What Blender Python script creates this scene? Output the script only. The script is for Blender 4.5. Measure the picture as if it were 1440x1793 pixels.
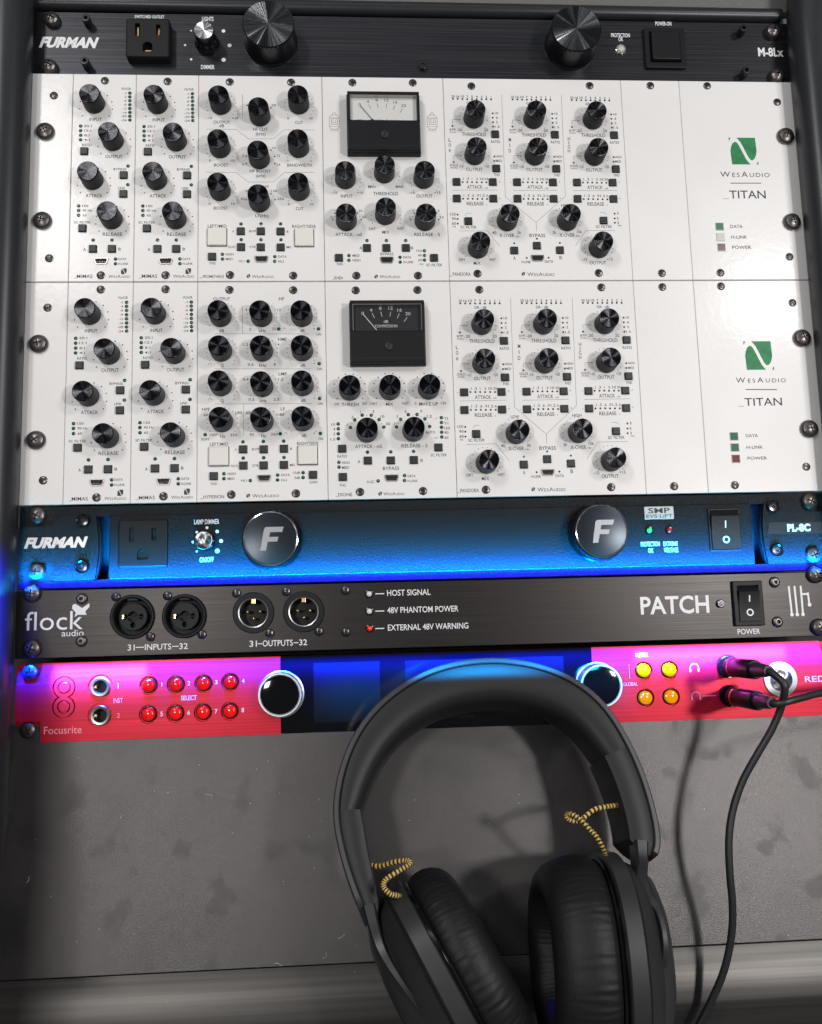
import bpy, bmesh, math, random
from mathutils import Matrix, Vector
for o in list(bpy.data.objects): bpy.data.objects.remove(o)
random.seed(7)
S = 0.001                                   # everything below is written in millimetres
TILT = math.radians(12.0)                   # the rack face leans back from the desk top
HINGE = 447.0                               # rack millimetre (downwards) where its face meets the desk level
CA, SA = math.cos(TILT), math.sin(TILT)
sc = bpy.context.scene
def rk(x, yd, h=0.0):                       # rack millimetres (right, down, out of the face) -> world metres
    b = HINGE - yd
    return Vector(((x-241.3)*S, (b*CA-h*SA)*S, (b*SA+h*CA)*S))
# ---------------------------------------------------------------- camera
cam = bpy.data.cameras.new('camera'); co = bpy.data.objects.new('camera', cam); sc.collection.objects.link(co)
cam.sensor_fit = 'HORIZONTAL'; cam.sensor_width = 36.0; cam.lens = 38.75; cam.clip_start = 0.01; cam.clip_end = 50
co.matrix_world = Matrix(((0.997857, 0.019161, -0.062559, -0.0483916), (-0.039039, 0.941664, -0.334282, -0.0496596), (0.052504, 0.336008, 0.940395, 0.5168065), (0, 0, 0, 1)))
sc.camera = co
# ---------------------------------------------------------------- world and lamps
w = bpy.data.worlds.new('World'); sc.world = w; w.use_nodes = True
bg = w.node_tree.nodes['Background']; bg.inputs[0].default_value = (0.75, 0.8, 0.9, 1); bg.inputs[1].default_value = 0.13
sc.view_settings.view_transform = 'Standard'; sc.view_settings.look = 'None'; sc.view_settings.exposure = 0.0; sc.view_settings.gamma = 1.0
sc.cycles.max_bounces = 8; sc.cycles.caustics_reflective = False; sc.cycles.caustics_refractive = False
def area(name, pos, target, sx, sy, power, col, spread=180, axis=None):
    l = bpy.data.lights.new(name, 'AREA'); l.shape = 'RECTANGLE'; l.size = sx; l.size_y = sy; l.energy = power; l.color = col
    l.spread = math.radians(spread)
    o = bpy.data.objects.new(name, l); sc.collection.objects.link(o)
    d = (Vector(target)-Vector(pos)).normalized(); z = -d
    x = Vector((1, 0, 0)); x = (x - z*x.dot(z)).normalized(); y = z.cross(x)
    if axis: x = Vector(axis); x = (x - z*x.dot(z)).normalized(); y = z.cross(x)
    o.matrix_world = Matrix(((x.x, y.x, z.x, pos[0]), (x.y, y.y, z.y, pos[1]), (x.z, y.z, z.z, pos[2]), (0, 0, 0, 1)))
    return o
# four ceiling fittings, two either side, and an added faint fill beyond the rack
area('ceiling_lamp', (-0.59, 0.62, 1.16), (-0.10, 0.15, 0), 0.12, 0.34, 4.3, (1.0, 0.975, 0.95))
area('ceiling_lamp', (0.77, 0.43, 1.13), (0.10, 0.12, 0), 0.22, 0.12, 4.0, (1.0, 0.975, 0.955))
area('ceiling_lamp', (-0.36, -0.08, 0.92), (-0.10, 0.0, 0), 0.10, 0.10, 2.0, (1.0, 0.965, 0.94))
area('ceiling_lamp', (0.55, -0.05, 0.92), (0.10, 0.0, 0), 0.08, 0.08, 3.9, (1.0, 0.965, 0.95))
area('added_fill', (0.0, 1.4, 1.7), (0.0, 0.15, 0), 0.9, 0.25, 1.4, (0.96, 0.98, 1.0))  # unseen fill, added to soften the shadows
BLUE = (0.0, 0.02, 1.0)
# LED strips inferred at the patch bay seams, among added blue and teal fills
area('led_strip_up', rk(236, 361.0, 6), rk(236, 352, 0.0), 0.50, 0.003, 1.6, (0.0, 0.20, 1.0), 50)
area('added_teal_fill', rk(236, 368, 25), rk(236, 345, 4.0), 0.50, 0.004, 0.20, (0.0, 0.55, 0.8), 40)  # added teal fill out in front, widens the glow on the moulded face
area('added_lip_glow', rk(236, 358.5, 5), rk(236, 357.3, -1.6), 0.50, 0.002, 0.25, (0.0, 0.01, 1.0), 60)  # added unseen lamp, turns the lower lip pure blue
area('led_strip_down', rk(236, 399.5, 3.6), rk(236, 408, 0.0), 0.47, 0.003, 2.0, BLUE, 34)
area('added_red_fill_left', rk(48, 398.6, 7), rk(48, 409, 0.0), 0.05, 0.004, 0.08, (0.4, 0.6, 1.0), 40)  # added fill, brightens the red plate by the jacks
area('added_red_fill_right', rk(400, 398.6, 7), rk(400, 409, 0.0), 0.09, 0.004, 0.12, (0.4, 0.6, 1.0), 40)  # second added fill, above the headphone sockets
area('added_headband_glow', rk(262, 400, 64), rk(262, 408.5, 41), 0.18, 0.004, 0.07, (0.0, 0.36, 1.0), 30)  # lamp added in mid-air to tint the headband blue
area('added_rail_glow', rk(14, 375, 40), rk(-6, 375, 26), 0.06, 0.004, 0.12, (0.0, 0.02, 1.0), 70, (0, 1, 0.2))  # added lamp, colours the side rail blue

# ---------------------------------------------------------------- helpers
C = sc.collection
class MB:
    """collects faces in millimetres (x right, y up, z out); build() links them as one object"""
    def __init__(s): s.v = []; s.f = []; s.m = []
    def add(s, vs, fs, mi=0):
        n = len(s.v); s.v += [tuple(p) for p in vs]; s.f += [tuple(i+n for i in f) for f in fs]; s.m += [mi]*len(fs); return s
    def loft(s, rings, mi=0, cap0=True, cap1=True, closed=True):
        n = len(rings[0]); vs = [p for r in rings for p in r]; fs = []
        for k in range(len(rings)-1):
            for i in range(n if closed else n-1):
                j = (i+1) % n; fs.append((k*n+i, k*n+j, (k+1)*n+j, (k+1)*n+i))
        if cap0: fs.append(tuple(range(n-1, -1, -1)))
        if cap1: fs.append(tuple((len(rings)-1)*n+i for i in range(n)))
        return s.add(vs, fs, mi)
    def prism(s, poly, z0, z1, mi=0): return s.loft([[(x, y, z0) for x, y in poly], [(x, y, z1) for x, y in poly]], mi)
    def box(s, x0, x1, y0, y1, z0, z1, mi=0, b=0.0, r=0.0):
        cx, cy, w_, h_ = (x0+x1)/2, (y0+y1)/2, x1-x0, y1-y0
        if b <= 0: return s.prism(rrect(cx, cy, w_, h_, r), z0, z1, mi)
        r = max(r, b*0.6)
        R = [(0, z0), (0, z1-b), (b*0.3, z1-b*0.3), (b, z1)]
        return s.loft([[(x, y, z) for x, y in rrect(cx, cy, w_-2*i, h_-2*i, max(r-i*0.5, 0.05))] for i, z in R], mi)
    def lathe(s, prof, seg=32, c=(0, 0), mi=0, cap0=False, cap1=True, ell=1.0):
        return s.loft([[(c[0]+r*math.cos(2*math.pi*i/seg), c[1]+ell*r*math.sin(2*math.pi*i/seg), z) for i in range(seg)] for r, z in prof], mi, cap0, cap1)
    def disc(s, x, y, r, z, seg=10, mi=0):
        return s.add([(x+r*math.cos(2*math.pi*i/seg), y+r*math.sin(2*math.pi*i/seg), z) for i in range(seg)], [tuple(range(seg))], mi)
    def stroke(s, pts, w_, z, mi=0):
        for (a, b) in zip(pts, pts[1:]):
            dx, dy = b[0]-a[0], b[1]-a[1]; L = math.hypot(dx, dy) or 1; nx, ny = -dy/L*w_/2, dx/L*w_/2; ex, ey = dx/L*w_/3, dy/L*w_/3
            s.add([(a[0]-ex+nx, a[1]-ey+ny, z), (a[0]-ex-nx, a[1]-ey-ny, z), (b[0]+ex-nx, b[1]+ey-ny, z), (b[0]+ex+nx, b[1]+ey+ny, z)], [(0, 1, 2, 3)], mi)
        return s
    def ring(s, x, y, r0, r1, z, seg=24, mi=0):
        vs = [(x+r*math.cos(2*math.pi*i/seg), y+r*math.sin(2*math.pi*i/seg), z) for r in (r0, r1) for i in range(seg)]
        return s.add(vs, [(i, (i+1) % seg, seg+(i+1) % seg, seg+i)[::-1] for i in range(seg)], mi)
    def tube(s, pts, rad, seg=10, mi=0, cap=True, flat=1.0):
        P = [Vector(p) for p in pts]; rings = []; up = Vector((0, 0, 1)); last = None
        for k, p in enumerate(P):
            t = (P[min(k+1, len(P)-1)]-P[max(k-1, 0)]).normalized()
            a = last if last else (up if abs(t.z) < 0.9 else Vector((1, 0, 0)))
            a = (a-t*a.dot(t)).normalized(); last = a; b = t.cross(a)
            r = rad(k/(len(P)-1)) if callable(rad) else rad
            rings.append([tuple(p+a*r*flat*math.cos(2*math.pi*i/seg)+b*r*math.sin(2*math.pi*i/seg)) for i in range(seg)])
        return s.loft(rings, mi, cap, cap)
    def text(s, st, xl, xr, yc, h, z=0.06, off=0.0, shear=0.0, mi=0):
        vs, fs, x0, x1 = glyphs(st, off)
        kx = (xr-xl)/max(x1-x0, 1e-6); ky = h/CAP
        if kx > 1.3*ky and len(st) < 3: m_ = (xl+xr)/2; kx = (1.0 if st == '1' else 1.2)*ky; xl = m_-(x1-x0)*kx/2
        s.add([(xl+(x-x0)*kx+shear*y*ky, yc-h/2+y*ky, z) for x, y in vs], fs, mi); return s
    def mesh(s, name, mats, sharp=35):
        me = bpy.data.meshes.new(name); me.from_pydata([(x*S, y*S, z*S) for x, y, z in s.v], [], s.f)
        for m in (mats if isinstance(mats, (list, tuple)) else [mats]): me.materials.append(m)
        me.polygons.foreach_set('material_index', s.m); me.polygons.foreach_set('use_smooth', [True]*len(s.f)); me.update()
        bm = bmesh.new(); bm.from_mesh(me); bmesh.ops.remove_doubles(bm, verts=bm.verts, dist=1e-7) if len(s.v) < 60000 else None
        bmesh.ops.recalc_face_normals(bm, faces=bm.faces) if sharp != 'flat' else None
        bm.to_mesh(me); bm.free()
        if sharp == 'flat': me.polygons.foreach_set('use_smooth', [False]*len(me.polygons))
        else: crisp(me, sharp)
        return me
    def build(s, name, mats, parent=None, loc=(0, 0, 0), sharp=35): return put(name, s.mesh(name, mats, sharp), parent, loc)
def crisp(me, ang):
    me.set_sharp_from_angle(angle=math.radians(ang)); es = set()       # big flat faces keep a flat normal
    for p in me.polygons:
        if len(p.vertices) > 6: es.update(p.edge_keys)
    if es:
        at = me.attributes.get('sharp_edge') or me.attributes.new('sharp_edge', 'BOOLEAN', 'EDGE')
        for e in me.edges:
            if e.key in es: at.data[e.index].value = True
def put(name, me, parent=None, loc=(0, 0, 0), rz=0.0):
    o = bpy.data.objects.new(name, me); C.objects.link(o); o.parent = parent; o.location = (loc[0]*S, loc[1]*S, loc[2]*S); o.rotation_euler = (0, 0, rz); return o
def rrect(cx, cy, w_, h_, r=0.0, n=4):
    if r <= 0: return [(cx-w_/2, cy-h_/2), (cx+w_/2, cy-h_/2), (cx+w_/2, cy+h_/2), (cx-w_/2, cy+h_/2)]
    r = min(r, w_/2-1e-3, h_/2-1e-3); out = []
    for k, (sx, sy) in enumerate(((-1, -1), (1, -1), (1, 1), (-1, 1))):
        for i in range(n+1):
            a = math.pi*(1+k/2)+math.pi/2*i/n
            out.append((cx+sx*(w_/2-r)+r*math.cos(a), cy+sy*(h_/2-r)+r*math.sin(a)))
    return out
def circ(cx, cy, r, n=32): return [(cx+r*math.cos(2*math.pi*i/n), cy+r*math.sin(2*math.pi*i/n)) for i in range(n)]
_g = {}
def glyphs(st, off=0.0):
    if (st, off) in _g: return _g[(st, off)]
    cu = bpy.data.curves.new('t', 'FONT'); cu.body = st; cu.size = 1; cu.resolution_u = 3; cu.offset = off; cu.fill_mode = 'FRONT'
    o = bpy.data.objects.new('t', cu); me = bpy.data.meshes.new_from_object(o)
    vs = [(v.co.x, v.co.y) for v in me.vertices]; fs = [tuple(p.vertices) for p in me.polygons]
    bpy.data.objects.remove(o); bpy.data.meshes.remove(me); bpy.data.curves.remove(cu)
    xs = [x for x, y in vs] or [0, 1]; _g[(st, off)] = (vs, fs, min(xs), max(xs)); return _g[(st, off)]
CAP = 0.7
CAP = max(y for x, y in glyphs('H')[0])
def cut(ob, cutter_mb, mats=None):
    """boolean difference, baked into the mesh"""
    cm = cutter_mb.mesh('cutter', mats or [ob.data.materials[0]]); c = bpy.data.objects.new('cutter', cm); C.objects.link(c); c.parent = ob.parent; c.location = ob.location
    md = ob.modifiers.new('b', 'BOOLEAN'); md.operation = 'DIFFERENCE'; md.solver = 'EXACT'; md.object = c
    if mats: md.material_mode = 'TRANSFER'
    dg = bpy.context.evaluated_depsgraph_get(); dg.update()
    me = bpy.data.meshes.new_from_object(ob.evaluated_get(dg)); ob.modifiers.clear(); old = ob.data; ob.data = me; me.name = old.name
    bpy.data.objects.remove(c); me.polygons.foreach_set('use_smooth', [True]*len(me.polygons)); crisp(me, 18); return ob
def thing(name, label, cat, at=None, group=None):
    """an Empty on the rack face (millimetres right, down, out) or at the world origin"""
    o = bpy.data.objects.new(name, None); C.objects.link(o); o.empty_display_size = 0.01
    if at is not None: o.location = rk(*at); o.rotation_euler = (TILT, 0, 0)
    o['label'] = label; o['category'] = cat
    if group: o['group'] = group
    return o
# ---------------------------------------------------------------- materials
def mat(name, col, rough=0.5, metal=0.0, spec=0.5, coat=0.0, crough=0.05, aniso=0.0, radial=False, bump=None, vary=None, rvary=None, emit=None, trans=0.0, tint=None):
    """bump=(scale xyz, noise scale, strength, distance mm); vary=(scale xyz, noise scale, other colour, lo, hi); rvary=(scale xyz, noise scale, lo rough, hi rough)"""
    m = bpy.data.materials.new(name); m.use_nodes = True; nt = m.node_tree; N = nt.nodes; L = nt.links; p = N['Principled BSDF']
    p.inputs['Base Color'].default_value = (*col, 1); p.inputs['Roughness'].default_value = rough; p.inputs['Metallic'].default_value = metal
    p.inputs['Specular IOR Level'].default_value = spec; p.inputs['Coat Weight'].default_value = coat; p.inputs['Coat Roughness'].default_value = crough
    p.inputs['Transmission Weight'].default_value = trans
    if tint: p.inputs['Specular Tint'].default_value = (*tint, 1)
    if emit: p.inputs['Emission Color'].default_value = (*emit[0], 1); p.inputs['Emission Strength'].default_value = emit[1]
    tc = N.new('ShaderNodeTexCoord')
    def noise(scl, ns, det=3):
        mp = N.new('ShaderNodeMapping'); mp.inputs['Scale'].default_value = scl; L.new(tc.outputs['Object'], mp.inputs[0])
        n = N.new('ShaderNodeTexNoise'); n.inputs['Scale'].default_value = ns; n.inputs['Detail'].default_value = det; L.new(mp.outputs[0], n.inputs[0]); return n
    if aniso:
        p.inputs['Anisotropic'].default_value = aniso; t = N.new('ShaderNodeTangent')
        t.direction_type = 'RADIAL'; t.axis = 'Z' if radial else 'Y'; L.new(t.outputs[0], p.inputs['Tangent'])
    if bump:
        n = noise(bump[0], bump[1]); b = N.new('ShaderNodeBump'); b.inputs['Strength'].default_value = bump[2]; b.inputs['Distance'].default_value = bump[3]*S
        L.new(n.outputs[0], b.inputs['Height']); L.new(b.outputs[0], p.inputs['Normal'])
        if coat: L.new(b.outputs[0], p.inputs['Coat Normal'])
    def ramp(n, lo, hi):
        r = N.new('ShaderNodeMapRange'); r.inputs['From Min'].default_value = lo; r.inputs['From Max'].default_value = hi; L.new(n.outputs[0], r.inputs['Value']); return r
    if vary:
        r = ramp(noise(vary[0], vary[1], 4), vary[3], vary[4]); x = N.new('ShaderNodeMix'); x.data_type = 'RGBA'
        x.inputs['A'].default_value = (*col, 1); x.inputs['B'].default_value = (*vary[2], 1); L.new(r.outputs[0], x.inputs['Factor']); L.new(x.outputs['Result'], p.inputs['Base Color'])
    if rvary:
        lo, hi = rvary[4:6] if len(rvary) > 4 else (0.35, 0.65); r = ramp(noise(rvary[0], rvary[1], 4), lo, hi); r.inputs['To Min'].default_value = rvary[2]; r.inputs['To Max'].default_value = rvary[3]; L.new(r.outputs[0], p.inputs['Roughness'])
    return m
def spun(name, col, rough, metal=1.0, wedges=14.0, strength=0.05, aniso=0.9):
    """lathe-turned metal: radial tangent, plus slight angular facets"""
    m = mat(name, col, rough, metal, aniso=aniso, radial=True); nt = m.node_tree; N = nt.nodes; L = nt.links; p = N['Principled BSDF']
    tc = N.new('ShaderNodeTexCoord'); sp = N.new('ShaderNodeSeparateXYZ'); L.new(tc.outputs['Object'], sp.inputs[0])
    a = N.new('ShaderNodeMath'); a.operation = 'ARCTAN2'; L.new(sp.outputs[1], a.inputs[0]); L.new(sp.outputs[0], a.inputs[1])
    c = N.new('ShaderNodeMath'); c.operation = 'MULTIPLY'; c.inputs[1].default_value = wedges; L.new(a.outputs[0], c.inputs[0])
    s_ = N.new('ShaderNodeMath'); s_.operation = 'SINE'; L.new(c.outputs[0], s_.inputs[0])
    oi = N.new('ShaderNodeTexNoise'); oi.noise_dimensions = '1D'; oi.inputs['Scale'].default_value = 9; L.new(a.outputs[0], oi.inputs['W'])
    ad = N.new('ShaderNodeMath'); ad.operation = 'ADD'; L.new(s_.outputs[0], ad.inputs[0]); L.new(oi.outputs[0], ad.inputs[1])
    hyp = N.new('ShaderNodeVectorMath'); hyp.operation = 'MULTIPLY'; hyp.inputs[1].default_value = (1, 1, 0); L.new(tc.outputs['Object'], hyp.inputs[0])
    ln = N.new('ShaderNodeVectorMath'); ln.operation = 'LENGTH'; L.new(hyp.outputs[0], ln.inputs[0])
    r = N.new('ShaderNodeMath'); r.operation = 'MULTIPLY'; L.new(ad.outputs[0], r.inputs[0]); L.new(ln.outputs['Value'], r.inputs[1])   # same slope from hub to rim
    b = N.new('ShaderNodeBump'); b.inputs['Strength'].default_value = 1.0; b.inputs['Distance'].default_value = strength/wedges
    L.new(r.outputs[0], b.inputs['Height']); L.new(b.outputs[0], p.inputs['Normal']); return m
def glass(name, col=(1, 1, 1), refl=0.05):
    m = bpy.data.materials.new(name); m.use_nodes = True; nt = m.node_tree; N = nt.nodes; L = nt.links; N.clear()
    o = N.new('ShaderNodeOutputMaterial'); t = N.new('ShaderNodeBsdfTransparent'); t.inputs[0].default_value = (*col, 1)
    g = N.new('ShaderNodeBsdfGlossy'); g.inputs['Roughness'].default_value = 0.03; f = N.new('ShaderNodeFresnel'); f.inputs[0].default_value = 1.5
    x = N.new('ShaderNodeMixShader'); L.new(f.outputs[0], x.inputs[0]); L.new(t.outputs[0], x.inputs[1]); L.new(g.outputs[0], x.inputs[2]); L.new(x.outputs[0], o.inputs[0]); return m
M = dict(
 white=mat('white_enamel', (0.83, 0.817, 0.80), 0.36, coat=0.16, crough=0.12, bump=((1, 1, 1), 260, 0.25, 0.25), vary=((1, 1, 1), 14, (0.79, 0.778, 0.765), 0.4, 0.7)),
 ink=mat('dark_print', (0.035, 0.035, 0.04), 0.6), grey_ink=mat('grey_print', (0.28, 0.28, 0.28), 0.6),
 white_ink=mat('white_print', (0.85, 0.86, 0.88), 0.5), pink_ink=mat('pale_pink_print', (0.9, 0.35, 0.4), 0.5), blue_ink=mat('pale_print', (0.75, 0.82, 0.88), 0.5),
 knob=mat('knob_black', (0.007, 0.0075, 0.009), 0.34, spec=0.28), cap=spun('knob_cap_turned', (0.045, 0.045, 0.05), 0.26, wedges=7, strength=0.10, aniso=1.0),
 capdark=spun('knob_cap_fine', (0.022, 0.022, 0.026), 0.26, wedges=4, strength=0.012, aniso=1.0), bigcap=spun('big_cap_turned', (0.10, 0.105, 0.11), 0.22, wedges=4, strength=0.16, aniso=1.0), silver=spun('silver_turned', (0.72, 0.72, 0.72), 0.3, wedges=8, strength=0.10, aniso=1.0),
 brushed=mat('brushed_black_anodised', (0.027, 0.028, 0.034), 0.36, metal=0.75, bump=((14, 1900, 14), 1.0, 0.22, 0.04), vary=((9, 1300, 9), 1.0, (0.058, 0.058, 0.064), 0.4, 0.65), rvary=((9, 900, 9), 1.0, 0.33, 0.42)),
 brushed2=mat('brushed_warm_black', (0.032, 0.029, 0.0275), 0.36, metal=0.75, bump=((20, 2400, 20), 1.0, 0.14, 0.03), vary=((14, 2000, 14), 1.0, (0.039, 0.035, 0.033), 0.4, 0.65), rvary=((14, 1500, 14), 1.0, 0.33, 0.38)),
 red=mat('red_anodised', (0.62, 0.010, 0.035), 0.38, metal=0.5, coat=0.10, crough=0.34, bump=((14, 1700, 14), 1.0, 0.25, 0.04), vary=((8, 1100, 8), 1.0, (0.45, 0.006, 0.024), 0.4, 0.7), rvary=((9, 700, 9), 1.0, 0.32, 0.44)),
 plastic2=mat('outlet_black', (0.007, 0.0075, 0.009), 0.45, spec=0.16), gloss3=mat('plug_black', (0.005, 0.005, 0.006), 0.34, spec=0.18), plastic=mat('black_plastic', (0.009, 0.0095, 0.011), 0.45, spec=0.22, bump=((1, 1, 1), 900, 0.25, 0.06)), gloss=mat('gloss_black', (0.006, 0.006, 0.008), 0.16, spec=0.4),
 mould=mat('moulded_black', (0.0095, 0.0115, 0.014), 0.42, spec=0.12, bump=((1, 1, 1), 900, 1.0, 0.45), rvary=((1, 1, 1), 500, 0.34, 0.55)),
 button=mat('button_black', (0.016, 0.017, 0.018), 0.45), dark=mat('recess_black', (0.006, 0.006, 0.007), 0.6),
 screw=mat('black_oxide', (0.16, 0.145, 0.14), 0.34, metal=0.9, bump=((1, 1, 1), 700, 0.2, 0.1)), bscrew=mat('blackened_steel', (0.11, 0.10, 0.10), 0.3, metal=0.9),
 steel=mat('steel', (0.42, 0.41, 0.40), 0.34, metal=1.0), chrome=mat('chrome', (0.75, 0.77, 0.8), 0.12, metal=1.0), gold=mat('brass', (0.75, 0.55, 0.22), 0.25, metal=1.0),
 led=mat('green_lens', (0.0, 0.10, 0.045), 0.18, coat=0.6), ledring=mat('led_bezel', (0.01, 0.03, 0.02), 0.5), cream=mat('cream_lens', (0.80, 0.78, 0.71), 0.3),
 green=mat('green_print', (0.0, 0.23, 0.06), 0.5, vary=((1, 1, 1), 160, (0.0, 0.17, 0.05), 0.45, 0.6)),
 lens_green=mat('lens_green', (0.02, 0.14, 0.085), 0.2), lens_red=mat('lens_red', (0.16, 0.01, 0.02), 0.2), lens_white=mat('lens_clear', (0.55, 0.57, 0.5), 0.2), lens_dark=mat('lens_maroon', (0.10, 0.03, 0.035), 0.2),
 redbtn=mat('red_button_lit', (0.7, 0.005, 0.005), 0.15, coat=0.6, emit=((1.0, 0.01, 0.005), 0.30)), yellow=mat('yellow_button_lit', (0.75, 0.65, 0.0), 0.15, coat=0.6, emit=((0.9, 0.75, 0.0), 0.25)), orange=mat('orange_button_lit', (0.85, 0.3, 0.0), 0.15, coat=0.6, emit=((1.0, 0.35, 0.0), 0.25)),
 ledwhite=mat('led_white', (0.7, 0.7, 0.7), 0.3), ledred=mat('led_red', (0.6, 0.01, 0.01), 0.2, emit=((1, 0.02, 0.01), 0.25)), ledgreen=mat('led_green', (0.02, 0.5, 0.15), 0.2, emit=((0.05, 1, 0.3), 0.3)), ledreddim=mat('led_red_dim', (0.4, 0.01, 0.02), 0.2, emit=((1, 0.02, 0.05), 0.08)),
 clear=glass('clear_cover'), dial=mat('dial_cream', (0.82, 0.81, 0.78), 0.6, emit=((1.0, 0.98, 0.94), 0.10)), dialblack=mat('dial_black', (0.012, 0.013, 0.016), 0.5),
 screen=mat('dark_screen', (0.009, 0.0095, 0.011), 0.09, spec=0.4), emblem=mat('emblem_steel', (0.30, 0.32, 0.34), 0.45, metal=0.7), badge=mat('badge_steel', (0.42, 0.42, 0.42), 0.55, metal=0.6), capglass=mat('cap_glass', (0.026, 0.034, 0.045), 0.28, metal=0.6), peg=mat('peg_black', (0.03, 0.03, 0.032), 0.35, metal=0.6), ring=mat('satin_ring', (0.72, 0.76, 0.8), 0.32, metal=0.8), blackglass=mat('black_glass', (0.002, 0.002, 0.003), 0.06, spec=0.5, rvary=((1, 1, 1), 30, 0.05, 0.12)),
 desk=mat('desk_laminate', (0.021, 0.018, 0.0175), 0.36, spec=0.95, tint=(1.0, 0.96, 0.945), bump=((1, 1.5, 1), 1700, 0.9, 0.14), vary=((1, 1, 1), 26, (0.010, 0.009, 0.009), 0.5, 0.62), rvary=((1, 1, 1), 42, 0.36, 0.45, 0.57, 0.65)),
 trim=mat('brushed_edge', (0.085, 0.080, 0.075), 0.38, metal=0.7, bump=((5, 500, 500), 1.0, 0.35, 0.06), vary=((3, 260, 260), 1.0, (0.055, 0.052, 0.048), 0.4, 0.65)),
 rail=mat('rail_black', (0.03, 0.032, 0.036), 0.34, metal=0.3, bump=((1, 1, 1), 40, 0.05, 0.5)), leather=mat('leatherette', (0.14, 0.14, 0.13), 0.45, bump=((1, 1, 1), 380, 0.9, 0.5)),
 armm=mat('arm_satin', (0.020, 0.020, 0.0205), 0.46, spec=0.27, bump=((1, 1, 1), 1500, 0.2, 0.06)), satin=mat('headphone_satin', (0.026, 0.0265, 0.026), 0.40, spec=0.38, bump=((1, 1, 1), 1500, 0.2, 0.06)), rim=mat('headphone_rim', (0.035, 0.035, 0.037), 0.42, spec=0.4), hgloss=mat('headphone_metal', (0.03, 0.03, 0.033), 0.3, metal=0.4),
 pad=mat('earpad_leather', (0.009, 0.0088, 0.009), 0.5, spec=0.26, bump=((1, 0.35, 1), 700, 0.6, 0.18)), cushion=mat('band_leather', (0.019, 0.019, 0.0195), 0.46, spec=0.26, bump=((1, 1, 1), 900, 0.15, 0.1)), cloth=mat('black_cloth', (0.008, 0.008, 0.008), 0.9),
 cable=mat('cable_rubber', (0.02, 0.019, 0.019), 0.42), braid=mat('braid_yellow', (0.62, 0.42, 0.10), 0.5), braidb=mat('braid_black', (0.01, 0.01, 0.01), 0.6))
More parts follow.
